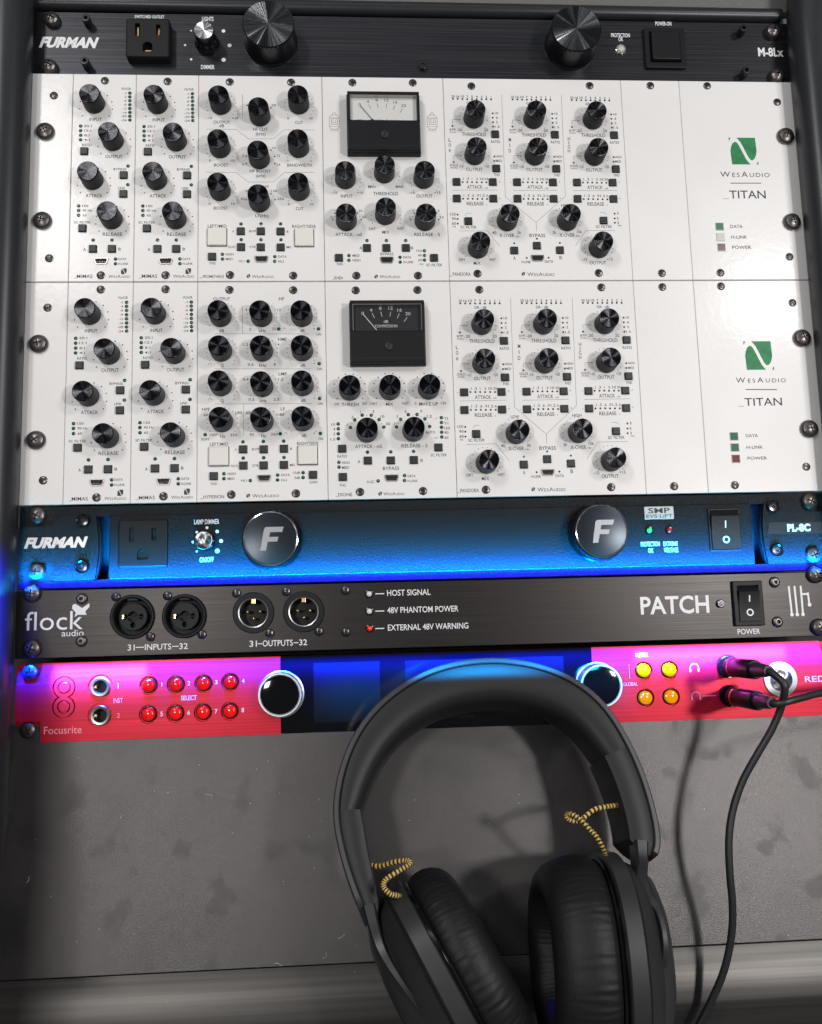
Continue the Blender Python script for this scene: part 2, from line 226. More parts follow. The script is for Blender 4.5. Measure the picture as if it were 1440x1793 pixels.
# ---------------------------------------------------------------- measured layout, in millimetres
D={'strip_compressor': [('K',13.3,20.1),('K',24.9,44.5),('K',13.2,69.7),('K',25.0,94.8),('L',34.4,12.5),('L',34.4,15.0),('L',34.5,17.5),('L',34.5,20.2),('L',34.5,22.7),('L',34.6,25.3),('L',34.6,27.8),('L',34.7,30.3),('L',5.2,34.5),('L',5.2,37.5),('L',5.3,40.5),('L',5.3,43.5),('L',34.0,60.4),('L',34.0,72.4),('L',5.1,86.1),('L',5.1,89.0),('L',5.2,92.1),('L',14.1,107.8),('L',25.2,107.8),('L',27.5,119.8),('L',27.5,122.8),('B',7.7,51.1),('B',31.5,66.4),('B',31.5,78.5),('B',7.7,100.5),('B',14.1,113.5),('B',25.3,113.5),('U',19.1,121.3),('S',19.2,4.5),('S',19.1,130.0),('G',32.5,127.5),('T','INPUT',10.3,17.7,30.0,2.0),('T','OUTPUT',20.3,30.5,54.2,2.1),('T','ATTACK',9.1,19.0,79.5,2.1),('T','RELEASE',19.7,31.1,104.1,2.1),('T','VU/GR',29.2,35.1,9.6,1.5),('T','-1',30.8,32.3,12.5,1.4),('T','-3',30.8,32.4,15.0,1.3),('T','-6',30.6,32.4,17.5,1.3),('T','-9',30.6,32.4,20.2,1.3),('T','-12',29.8,32.6,22.8,1.3),('T','-16',29.6,32.7,25.4,1.3),('T','-20',29.3,32.7,27.8,1.3),('T','-24',29.4,32.7,30.4,1.3),('T','20:1',7.2,11.8,34.4,1.4),('T','12:1',7.3,11.5,37.4,1.4),('T','8:1',7.5,10.5,40.5,1.4),('T','4:1',7.5,10.7,43.5,1.4),('T','RATIO',6.3,12.0,46.8,1.5),('T','BYPASS',25.3,33.0,62.4,1.5),('T','LINK',28.3,32.5,74.6,1.5),('T','150',7.2,10.8,86.1,1.4),('T','90 Hz',7.4,13.1,89.0,1.4),('T','60',7.4,10.0,92.1,1.4),('T','SC FILTER',2.6,12.4,96.6,1.4),('T','A',8.4,9.9,113.7,1.8),('T','B',29.0,30.5,113.5,1.7),('T','DATA',29.1,33.8,119.8,1.4),('T','H-LINK',29.1,35.1,122.8,1.4),('T','_MIMAS',3.4,14.1,130.6,2.1),('T','WESAUDIO',23.5,36.0,130.7,1.8),('R',14.1,21.7,10.0,10),('R',25.6,46.2,10.0,10),('R',13.9,71.5,10.0,10),('R',25.3,96.1,10.0,10)],'three_row_equalizer': [('K',13.8,20.1),('K',37.8,27.6),('K',61.8,19.4),('K',13.4,48.7),('K',37.3,55.7),('K',61.4,48.2),('K',13.4,76.5),('K',37.3,83.8),('K',61.4,76.3),('r',14.0,20.6,9.0,16),('r',61.9,20.1,9.0,16),('r',13.9,48.6,9.0,16),('r',61.6,48.7,9.0,16),('r',13.9,76.8,9.0,16),('r',61.8,76.9,9.0,16),('d',44.4,21.4),('d',29.9,19.8),('d',29.2,53.6),('d',29.2,58.4),('d',44.3,49.5),('d',46.6,53.5),('d',46.6,58.3),('d',29.1,81.8),('d',44.1,77.9),('d',46.6,81.8),('T','-15',5.0,8.3,28.5,1.4),('T','+15',20.4,24.3,28.4,1.5),('T','OUTPUT',9.2,19.3,31.2,1.9),('T','dB',12.7,15.7,33.6,1.9),('T','HF CUT',33.4,42.4,35.7,2.0),('T','(kHz)',35.1,41.0,38.8,1.9),('T','CUT',59.4,64.2,31.0,1.9),('T','0',54.4,55.7,28.3,1.5),('T','10',68.0,70.3,28.1,1.5),('T','20',44.9,47.6,19.6,1.5),('T','BOOST',9.6,18.3,59.4,1.9),('T','0',6.5,7.7,56.4,1.4),('T','10',19.8,22.0,56.4,1.5),('T','HF BOOST',31.3,44.1,63.2,1.9),('T','(kHz)',35.0,40.8,66.3,1.9),('T','3',26.8,27.8,53.1,1.5),('T','2',26.6,27.7,58.9,1.4),('T','10',44.9,47.3,47.9,1.4),('T','12',47.7,50.0,53.0,1.4),('T','16',47.6,50.3,58.8,1.4),('T','BANDWIDTH',54.2,69.4,59.2,1.9),('T','BOOST',9.5,18.1,87.3,1.9),('T','0',6.4,7.5,84.5,1.4),('T','10',19.9,22.2,84.4,1.5),('T','20',25.6,28.1,81.1,1.4),('T','120',44.2,47.9,76.1,1.4),('T','250',48.0,52.0,81.2,1.5),('T','100',39.7,42.7,73.2,1.4),('T','30',28.7,30.9,76.2,1.4),('T','LF(Hz)',34.6,42.6,92.2,1.9),('T','0',54.4,55.5,84.7,1.4),('T','10',67.8,70.2,84.7,1.4),('T','CUT',59.2,63.9,87.5,1.9),('T','LEFT/MID',5.9,17.3,98.9,1.9),('T','RIGHT/SIDE',56.9,71.2,99.0,1.9),('T','A',20.7,21.7,102.2,1.4),('T','BYP',30.9,34.8,102.2,1.4),('T','B',53.5,54.6,102.4,1.4),('T','DUO',18.3,22.5,112.2,1.4),('T','STR',31.0,34.7,112.2,1.4),('T','MS',53.3,56.1,112.4,1.4),('T','THD',6.8,10.7,122.6,1.4),('T','HIGH',16.7,21.4,116.9,1.4),('T','MED',16.7,20.9,119.9,1.4),('T','HL1',24.5,27.9,121.2,1.3),('T','DATA',48.1,53.2,118.4,1.3),('T','HL2',48.1,51.6,121.4,1.4),('T','_PROMETHEUS',0.9,15.6,130.9,1.7),('T','WESAUDIO',32.3,45.4,131.0,1.8),('P',[(27.0,12.6),(27.0,27.9)]),('P',[(4.8,35.9),(23.2,36.0),(30.6,42.1),(45.8,42.0),(52.8,35.9),(71.1,35.9)]),('P',[(4.7,64.1),(23.0,64.2),(30.4,70.4),(45.6,70.3),(52.5,64.0),(70.9,63.9)]),('P',[(53.8,57.1),(54.5,55.7),(55.3,57.1)]),('P',[(68.0,57.0),(68.7,55.6),(69.3,57.0)]),('Q',11.6,106.1),('Q',64.1,106.5),('L',25.9,97.5),('L',38.0,97.4),('L',49.8,97.4),('L',26.0,107.6),('L',37.9,107.6),('L',50.0,107.6),('L',14.7,116.9),('L',14.8,119.9),('L',30.1,121.3),('L',46.2,118.4),('L',46.1,121.4),('B',25.8,102.3),('B',37.9,102.3),('B',49.8,102.4),('B',25.9,112.4),('B',37.8,112.5),('B',49.8,112.6),('B',8.6,118.5),('U',38.1,120.1),('S',19.2,4.4),('S',57.1,4.2),('S',19.3,130.0),('S',57.2,130.5),('g',30.3,130.7)],'white_meter_compressor': [('K',13.6,68.6),('K',37.7,64.7),('K',62.0,68.2),('K',13.7,95.8),('K',37.7,91.9),('K',62.0,95.7),('r',14.0,70.0,9.0,16),('r',38.1,65.9,9.0,16),('r',62.7,69.8,9.0,16),('r',38.2,93.9,9.0,16),('d',5.5,94.6),('d',20.6,90.4),('d',22.8,94.6),('d',53.3,94.5),('d',55.6,90.4),('d',70.7,94.5),('d',6.9,90.5),('d',69.4,90.3),('e',6.7,92.7),('e',22.0,92.6),('e',54.4,92.6),('e',69.5,92.6),('T','-15',5.0,8.4,77.1,1.4),('T','+15',20.6,24.4,77.0,1.4),('T','INPUT',10.6,17.8,79.3,2.0),('T','MIN',27.6,32.0,73.1,1.6),('T','MAX',44.6,49.4,73.0,1.5),('T','THRESHOLD',30.6,46.0,77.6,2.1),('T','-15',52.9,56.3,76.9,1.4),('T','+15',68.5,72.3,76.8,1.5),('T','OUTPUT',57.2,67.2,79.1,2.1),('T','5',4.1,5.1,93.0,1.4),('T','1',6.5,7.3,88.8,1.4),('T','20',21.5,23.7,88.8,1.4),('T','50',23.5,25.7,92.9,1.5),('T','ATTACK - mS',6.9,23.1,104.2,2.0),('T','DRY',27.5,31.5,100.5,1.5),('T','WET',44.8,49.0,100.5,1.6),('T','MIX',35.6,39.9,102.7,2.1),('T','.1',52.1,52.9,92.9,1.4),('T','.3',54.3,55.3,88.7,1.4),('T','.8',70.0,71.2,88.7,1.4),('T','3.6',71.2,73.9,92.9,1.4),('T','RELEASE - S',55.3,71.1,104.2,2.0),('T','A',21.4,23.0,112.9,1.9),('T','B',52.9,54.4,112.9,1.8),('T','BYPASS',34.2,42.1,116.8,1.7),('T','THD',7.1,11.0,123.2,1.5),('T','MED',17.1,21.3,117.8,1.5),('T','HIGH',17.1,21.8,120.8,1.6),('T','DATA',48.0,53.0,118.9,1.6),('T','H-LINK',48.1,54.2,122.0,1.6),('T','150',56.1,59.6,114.7,1.4),('T','90',57.1,59.6,117.7,1.4),('T','60',57.3,59.6,120.7,1.4),('T','Hz',58.0,60.4,123.3,1.1),('T','SC FILTER',62.1,71.8,123.9,1.6),('T','_RHEA',4.9,11.1,132.0,1.9),('T','WESAUDIO',33.3,45.8,131.3,1.9),('L',26.1,108.1),('L',38.0,108.1),('L',49.9,108.1),('L',14.9,117.8),('L',14.8,120.8),('L',46.1,118.9),('L',46.1,122.0),('L',61.2,114.7),('L',61.2,117.7),('L',61.1,120.7),('B',26.0,113.0),('B',37.9,113.0),('B',49.9,113.0),('B',8.8,119.3),('B',67.0,119.4),('U',38.0,120.8),('g',31.2,131.2),('S',19.1,3.9),('S',57.1,3.6),('S',19.2,130.6),('S',56.8,130.7),('V',7.4,30.0),('V',68.6,29.5),('M',37.9,33.8,'w')],'four_row_equalizer': [('K',13.8,21.8),('K',38.1,22.0),('K',62.2,22.1),('K',14.2,43.2),('K',38.4,43.4),('K',62.2,43.4),('K',14.1,64.3),('K',38.4,65.1),('K',62.2,64.8),('K',14.7,86.1),('K',38.4,86.4),('K',62.1,86.2),('r',14.2,21.8,9.0,16),('r',38.2,22.0,9.0,16),('r',62.0,22.1,9.0,16),('r',14.5,43.4,9.0,16),('r',38.4,43.6,9.0,16),('r',62.1,43.8,9.0,16),('r',14.7,64.9,9.0,16),('r',38.5,65.1,9.0,16),('r',62.3,65.4,9.0,16),('r',14.8,86.5,9.0,16),('r',38.7,86.8,9.0,16),('r',62.4,87.1,9.0,16),('T','OUTPUT',9.2,19.3,10.6,1.9),('T','HF',48.5,51.7,10.7,2.0),('T','dB',12.9,15.8,30.5,1.9),('T','kHz',36.3,40.5,30.6,1.9),('T','dB',60.8,63.7,30.8,1.9),('T','2',30.7,31.8,29.6,1.6),('T','25',44.1,46.6,29.5,1.6),('T','4',28.4,29.5,17.5,1.6),('T','12',47.2,49.6,17.6,1.6),('T','ON',70.8,73.6,33.1,1.4),('T','HMF',47.8,53.0,36.0,1.9),('T','1.2',26.9,30.0,39.0,1.6),('T','4',47.4,48.5,39.2,1.5),('T','Q',13.9,15.5,51.8,1.9),('T','0.6',29.7,33.1,51.4,1.5),('T','kHz',36.4,40.6,52.0,1.9),('T','8',45.0,46.2,51.5,1.6),('T','dB',60.9,63.8,52.3,1.9),('T','ON',70.9,73.8,54.6,1.5),('T','LMF',47.9,52.8,57.4,1.8),('T','0.4',26.9,30.1,60.6,1.6),('T','1.2',47.7,50.6,60.7,1.6),('T','Q',13.9,15.6,73.4,1.9),('T','0.2',30.1,33.4,72.7,1.6),('T','kHz',36.6,40.7,73.8,1.8),('T','2.5',44.9,48.2,72.9,1.6),('T','dB',61.0,63.8,73.8,1.9),('T','ON',71.0,73.9,75.9,1.4),('T','HPF',2.9,7.6,78.5,1.8),('T','LF',49.0,51.5,78.8,1.9),('T','60',3.9,6.4,81.9,1.6),('T','180',22.5,26.3,80.8,1.6),('T','60',28.6,31.2,80.9,1.6),('T','180',47.2,51.0,82.2,1.6),('T','OFF',7.3,11.8,94.0,1.5),('T','Hz',13.6,16.4,94.8,1.8),('T','350',19.3,23.3,94.2,1.5),('T','30',30.5,33.2,94.1,1.5),('T','Hz',37.5,40.2,95.0,1.8),('T','350',43.1,47.1,94.1,1.6),('T','dB',61.1,64.0,95.0,1.9),('T','SOFT',2.4,7.4,96.6,1.4),('T','ON',71.0,73.8,97.2,1.4),('T','LEFT/MID',7.5,18.1,99.6,1.9),('T','RIGHT/SIDE',58.4,71.0,99.9,1.8),('T','A',21.9,23.1,103.0,1.3),('T','BYP',32.0,35.9,103.0,1.3),('T','B',54.3,55.4,103.0,1.4),('T','DUO',19.8,23.9,112.7,1.3),('T','STR',32.1,35.8,112.8,1.4),('T','MS',54.1,57.0,112.7,1.4),('T','THD',7.8,11.6,123.2,1.4),('T','HIGH',17.8,22.5,117.4,1.4),('T','MED',17.8,21.9,120.3,1.4),('T','HL1',25.6,29.1,121.5,1.3),('T','DATA',49.0,53.9,118.6,1.4),('T','HL2',49.0,52.4,121.6,1.3),('T','15dB',55.9,60.0,117.4,1.4),('T','5dB',56.7,59.9,120.4,1.4),('T','GAIN',65.4,70.0,123.2,1.4),('T','_HYPERION',1.8,15.8,130.8,2.0),('T','WESAUDIO',32.1,47.5,130.7,1.9),('T','-',55.3,55.9,29.6,1.5),('T','+',68.8,69.9,29.6,1.5),('T','-',55.1,55.7,51.0,1.5),('T','+',68.6,69.6,51.1,1.4),('T','-',54.9,55.5,72.4,1.4),('T','+',68.3,69.3,72.5,1.4),('T','-',54.7,55.3,93.6,1.3),('T','+',68.0,69.1,93.8,1.4),('P',[(26.5,15.1),(26.7,32.6)]),('P',[(10.0,32.3),(66.4,32.8)]),('P',[(10.3,53.9),(67.2,54.5)]),('P',[(10.3,75.3),(67.3,75.8)]),('P',[(27.0,75.6),(27.2,94.9)]),('P',[(50.6,30.2),(51.1,28.9),(51.8,28.9),(52.5,30.2)]),('P',[(50.9,94.3),(51.4,93.1),(52.1,93.1),(52.8,94.4)]),('P',[(6.2,51.6),(6.9,50.5),(8.0,50.5),(8.7,51.6)]),('P',[(20.8,51.7),(21.5,50.7),(22.3,51.8)]),('P',[(6.4,73.1),(7.1,72.0),(8.2,72.0),(8.9,73.1)]),('P',[(21.0,73.2),(21.7,72.1),(22.5,73.2)]),('Q',12.8,107.0),('Q',64.6,107.1),('L',48.2,29.6),('L',72.0,29.7),('L',72.1,51.3),('L',72.1,72.7),('L',4.8,93.8),('L',48.6,93.9),('L',72.2,94.0),('L',26.8,98.4),('L',38.7,98.3),('L',50.6,98.3),('L',26.9,108.1),('L',38.8,108.1),('L',50.7,108.1),('L',15.7,117.3),('L',15.7,120.2),('L',31.0,121.6),('L',46.9,118.6),('L',46.8,121.5),('L',61.8,117.4),('L',61.7,120.3),('B',26.9,102.9),('B',38.9,103.1),('B',50.7,102.9),('B',27.0,112.6),('B',38.8,112.7),('B',50.6,112.6),('B',9.8,118.6),('B',67.6,118.8),('U',39.0,120.3),('g',29.7,130.5),('S',19.0,5.0),('S',57.1,5.3),('S',20.0,129.7),('S',57.5,129.7)],'black_meter_compressor': [('K',13.9,67.9),('K',37.7,67.9),('K',61.1,67.8),('K',23.6,93.5),('K',51.1,93.4),('R',13.9,67.2,9.6,10),('R',37.5,67.2,9.6,10),('R',61.1,67.3,9.6,10),('T','-20',3.9,7.3,76.2,1.5),('T','THRESH',8.9,19.0,76.6,2.1),('T','20',21.0,23.7,76.2,1.6),('T','DRY',26.1,30.1,76.3,1.5),('T','MIX',35.2,39.6,76.7,2.0),('T','WET',44.8,49.0,76.4,1.6),('T','0',52.5,53.5,76.3,1.5),('T','MAKE UP',55.3,66.6,76.8,2.0),('T','+20',68.0,71.3,76.4,1.6),('T','.1',10.9,12.3,88.7,1.5),('T','.3',14.2,15.7,84.3,1.6),('T','1',19.7,20.4,81.1,1.6),('T','3',27.0,28.3,81.1,1.6),('T','10',31.8,34.2,84.2,1.6),('T','30',34.9,37.6,88.7,1.6),('T','.1',39.0,40.3,88.7,1.5),('T','.3',40.9,42.4,84.2,1.5),('T','6',46.5,47.6,81.2,1.6),('T','.9',55.3,56.8,81.2,1.5),('T','1.2',59.6,62.6,84.4,1.6),('T','AUTO',58.5,64.3,94.2,1.6),('T','10',2.6,4.8,88.6,1.5),('T','4',3.7,4.8,91.5,1.6),('T','2',3.7,4.8,94.4,1.5),('T','1.5',1.9,4.7,97.6,1.5),('T','T2',70.0,72.4,85.9,1.5),('T','T1',69.9,72.3,88.8,1.6),('T','150',69.7,73.2,91.8,1.6),('T','90',69.8,72.3,94.5,1.6),('T','60',69.8,72.1,97.6,1.5),('T','Hz',63.7,65.9,97.6,1.0),('T','ATTACK - mS',16.4,32.3,102.2,2.0),('T','RELEASE - S',44.0,59.5,102.2,2.0),('T','RATIO',5.9,11.4,108.0,1.6),('T','SC FILTER',61.2,70.8,108.1,1.6),('T','A',17.8,19.3,111.3,1.9),('T','B',55.0,56.4,111.2,1.9),('T','BYPASS',32.6,42.2,115.7,2.0),('T','HIGH',8.5,13.0,111.8,1.5),('T','MED',8.4,12.6,114.8,1.6),('T','THD',6.7,10.5,125.3,1.5),('T','H-SC',23.1,27.4,123.6,1.6),('T','DATA',47.1,51.8,120.5,1.5),('T','H-LINK',47.0,53.0,123.4,1.5),('T','_DIONE',4.4,14.1,130.9,2.0),('T','WESAUDIO',32.5,44.9,130.9,1.8),('L',13.8,90.6),('L',16.5,86.0),('L',21.0,83.2),('L',26.4,83.3),('L',31.0,86.0),('L',33.7,90.6),('L',41.2,90.6),('L',43.9,86.0),('L',48.5,83.2),('L',53.8,83.2),('L',58.4,85.9),('L',61.1,90.6),('L',6.6,88.4),('L',6.7,91.3),('L',6.6,94.3),('L',6.6,97.3),('L',68.3,85.3),('L',68.3,88.3),('L',68.2,91.2),('L',68.2,94.2),('L',68.2,97.1),('L',23.7,105.7),('L',37.5,105.7),('L',51.1,105.6),('L',6.7,111.5),('L',6.7,114.4),('L',29.6,123.1),('L',45.3,120.1),('L',45.2,123.1),('e',14.8,88.5),('e',18.5,84.6),('e',23.7,83.3),('e',28.7,84.6),('e',32.5,88.5),('e',42.2,88.5),('e',45.9,84.6),('e',51.1,83.3),('e',56.1,84.6),('e',59.9,88.5),('B',8.8,103.4),('B',66.0,103.5),('B',23.8,110.8),('B',37.4,110.9),('B',51.1,110.9),('B',8.9,120.4),('U',37.6,121.5),('g',30.6,130.7),('S',18.6,5.6),('S',56.2,5.5),('S',18.8,129.5),('S',56.0,129.6),('P',[(64.5,86.3),(65.1,85.6),(65.9,85.7)]),('M',37.1,34.0,'b')],'channel': [('K',18.5,27.9),('K',18.2,52.4),('r',18.4,27.9,9.0,16),('r',18.4,52.0,9.0,16),('T','20',5.0,7.1,12.5,1.6),('h',6.0,14.1),('T','16',8.0,10.1,12.5,1.6),('h',9.0,14.1),('T','10',11.0,13.1,12.5,1.6),('h',12.0,14.2),('T','7',14.5,15.7,12.5,1.6),('h',15.1,14.2),('T','5',17.6,18.7,12.5,1.6),('h',18.1,14.2),('T','4',20.6,21.8,12.5,1.5),('h',21.1,14.2),('T','3',23.6,24.8,12.6,1.5),('h',24.2,14.2),('T','2',26.7,27.8,12.6,1.6),('h',27.2,14.2),('T','1',29.7,30.9,12.6,1.6),('h',30.2,14.2),('T','GR - dB',14.5,22.0,16.7,1.6),('T','-20',7.8,11.2,35.0,1.8),('T','20',24.9,27.5,35.0,1.9),('T','10',32.0,34.6,23.6,1.5),('T','4',32.7,33.9,26.7,1.6),('T','2',32.7,33.9,29.6,1.5),('T','1.5',31.9,34.9,32.7,1.5),('T','BYP',3.3,6.9,34.9,1.4),('T','(PUSH)',3.2,7.1,36.6,0.8),('T','THRESHOLD',10.8,26.2,38.0,2.3),('T','RATIO',29.1,34.9,42.8,1.7),('T','SOLO',2.5,7.6,58.7,1.5),('T','(PUSH)',2.8,6.9,60.4,0.9),('T','-10',8.2,11.0,59.3,1.8),('T','+20',24.3,27.3,59.2,1.9),('T','OUTPUT',12.7,22.9,61.4,2.2),('T','HIGH',31.8,35.9,52.6,1.5),('T','MED',31.6,35.5,55.6,1.5),('T','THD',30.0,33.7,64.9,1.7),('T','ATTACK',12.8,22.6,73.0,2.2),('T','mS',23.7,26.1,73.6,1.0),('T','RELEASE',12.3,22.8,84.0,2.2),('T','s',24.4,25.1,84.4,1.0),('T','-',2.1,2.8,69.7,1.5),('T','+',33.0,33.8,69.5,1.5),('T','-',1.9,2.6,80.7,1.5),('T','+',32.8,33.6,80.4,1.5),('h',30.9,23.7),('h',30.8,26.7),('h',30.9,29.7),('h',30.8,32.7),('h',5.1,32.5),('h',5.0,56.6),('h',30.8,52.7),('h',30.6,55.7),('T','.1',9.2,11.3,67.6,1.5),('h',10.2,69.8),('T','.3',12.2,14.3,67.6,1.6),('h',13.2,69.8),('T','1',15.5,16.8,67.6,1.5),('h',16.1,69.8),('T','3',18.6,19.9,67.7,1.5),('h',19.1,69.9),('T','10',21.2,23.4,67.7,1.6),('h',22.2,69.9),('T','30',24.1,26.3,67.7,1.5),('h',25.1,69.9),('T','.1',9.1,11.3,78.5,1.5),('h',10.1,80.8),('T','.3',12.1,14.2,78.5,1.6),('h',13.1,80.8),('T','.6',15.2,17.3,78.6,1.5),('h',16.1,80.8),('T','.9',18.1,20.3,78.6,1.5),('h',19.1,80.9),('T','1.2',20.7,23.7,78.6,1.6),('h',22.1,80.9),('T','A',24.5,25.9,78.7,1.5),('h',25.1,80.9),('B',31.9,38.0),('B',31.7,60.9),('B',6.4,69.9),('B',29.1,69.9),('B',6.2,80.8),('B',29.0,80.8),('P',[(5.2,30.6),(5.3,28.1),(10.6,28.1)]),('P',[(5.1,54.4),(5.2,52.0),(10.4,52.1)]),('P',[(3.6,75.2),(31.8,75.0)])],'multiband': [('K',36.8,95.8),('K',74.6,95.7),('K',18.1,113.5),('K',93.7,113.4),('r',36.7,95.2,9.0,16),('r',74.2,95.1,9.0,16),('r',17.6,112.9,9.0,16),('r',93.6,112.8,9.0,16),('T','L',2.3,3.8,41.9,2.2),('T','O',2.2,3.7,45.3,2.3),('T','W',2.1,3.6,49.0,2.2),('T','M',40.3,41.8,41.4,2.3),('T','I',40.7,41.1,45.1,2.3),('T','D',40.0,41.5,48.8,2.3),('T','H',78.0,79.5,40.5,2.2),('T','I',78.4,78.8,43.2,2.2),('T','G',77.7,79.3,45.9,2.2),('T','H',77.6,79.1,48.7,2.2),('T','LOW',34.1,39.2,85.3,1.7),('T','HIGH',71.6,77.3,85.0,1.7),('T','150',1.6,5.1,91.0,1.7),('T','90',2.6,5.2,93.9,1.6),('T','60',2.6,5.1,97.0,1.7),('T','Hz',2.9,4.9,99.0,1.0),('T','SC FILTER',7.9,17.7,99.4,1.7),('T','SC FILTER',92.9,102.9,99.0,1.7),('T','9',106.7,107.7,90.3,1.7),('T','6',106.5,107.5,93.3,1.7),('T','3',106.5,107.5,96.4,1.7),('T','kHz',106.9,109.2,98.2,1.0),('T','X-OVER',31.8,41.3,104.8,2.2),('T','Hz',42.2,44.3,105.4,1.1),('T','40',27.4,30.0,103.0,1.9),('T','2k',43.1,45.5,102.9,1.9),('T','X-OVER',69.5,79.1,104.6,2.2),('T','Hz',80.1,82.2,105.1,1.2),('T','2k',65.2,67.6,102.8,1.9),('T','15k',80.7,84.0,102.4,1.8),('T','BYPASS',50.6,60.6,104.8,2.2),('T','A',39.9,41.4,119.5,2.1),('T','B',68.8,70.3,119.2,2.2),('T','H-LINK',45.0,50.8,122.0,1.7),('T','DATA',59.5,64.7,121.8,1.7),('T','DRY',6.1,10.1,120.5,1.8),('T','WET',24.7,29.0,120.6,1.8),('T','MIX',15.1,19.4,122.8,2.1),('T','-15',82.8,86.2,120.4,1.9),('T','+15',98.5,102.2,120.3,1.9),('T','OUTPUT',87.6,97.9,122.6,2.2),('T','_PANDORA',-0.0,13.1,129.8,2.1),('T','WESAUDIO',48.2,65.1,130.0,2.3),('P',[(37.1,11.2),(36.6,79.4),(55.2,96.3),(55.2,101.9)]),('P',[(75.4,10.8),(74.5,79.0),(55.2,96.3)]),('P',[(6.6,101.9),(24.4,101.8),(31.8,111.9)]),('P',[(104.7,101.5),(86.4,101.6),(79.2,111.7)]),('P',[(10.9,91.8),(12.2,90.3),(15.0,90.3)]),('P',[(95.9,89.6),(98.4,89.6),(100.1,90.9)]),('h',6.3,91.2),('h',6.2,94.1),('h',6.2,97.1),('h',105.2,90.4),('h',105.1,93.5),('h',105.0,96.4),('h',55.2,106.9),('h',40.9,109.9),('h',69.5,109.7),('h',48.3,119.4),('h',62.0,119.3),('B',12.8,95.6),('B',97.9,95.1),('B',55.0,111.6),('B',40.7,114.7),('B',69.3,114.5),('U',55.0,119.7),('g',45.7,129.7),('S',18.0,5.4),('S',94.0,4.2),('S',17.3,129.5),('S',92.9,129.3)],'chassis_upper': [('S',13.3,14.7),('S',13.2,119.3),('K2',9.0,38.7),('K2',8.8,95.9),('S',424.0,3.4),('S',469.5,14.2),('S',423.4,129.3),('S',468.7,118.9),('S',386.7,3.7),('S',386.0,129.5),('K2',472.7,38.1),('K2',471.9,96.0),('GG',444.6,48.0),('LL',425.1,98.9),('LL',425.1,105.9),('LL',425.3,112.6),('P',[(434.6,69.8),(454.2,69.7)]),('T','WESAUDIO',427.7,460.7,63.8,3.5),('T','_TITAN',428.9,456.7,77.4,5.2),('T','DATA',432.1,440.0,98.8,2.1),('T','H-LINK',432.1,442.3,105.8,2.1),('T','POWER',432.2,444.5,112.6,2.1)],'chassis_lower': [('S',13.1,15.6),('S',13.3,119.4),('K2',8.7,38.0),('K2',8.8,95.8),('S',423.0,3.7),('S',468.0,14.7),('S',422.2,129.4),('S',467.7,118.8),('S',385.7,4.1),('S',384.7,129.4),('K2',471.8,37.8),('K2',471.2,95.4),('GG',443.6,48.5),('LL',424.0,99.3),('LL',424.0,106.2),('LL',424.1,113.2),('P',[(433.8,70.0),(453.3,70.3)]),('T','WESAUDIO',427.2,459.9,64.1,3.2),('T','_TITAN',428.2,455.9,77.9,4.8),('T','DATA',431.4,439.0,99.0,1.8),('T','H-LINK',431.3,441.5,106.2,1.9),('T','POWER',431.4,443.6,113.0,1.8)]}
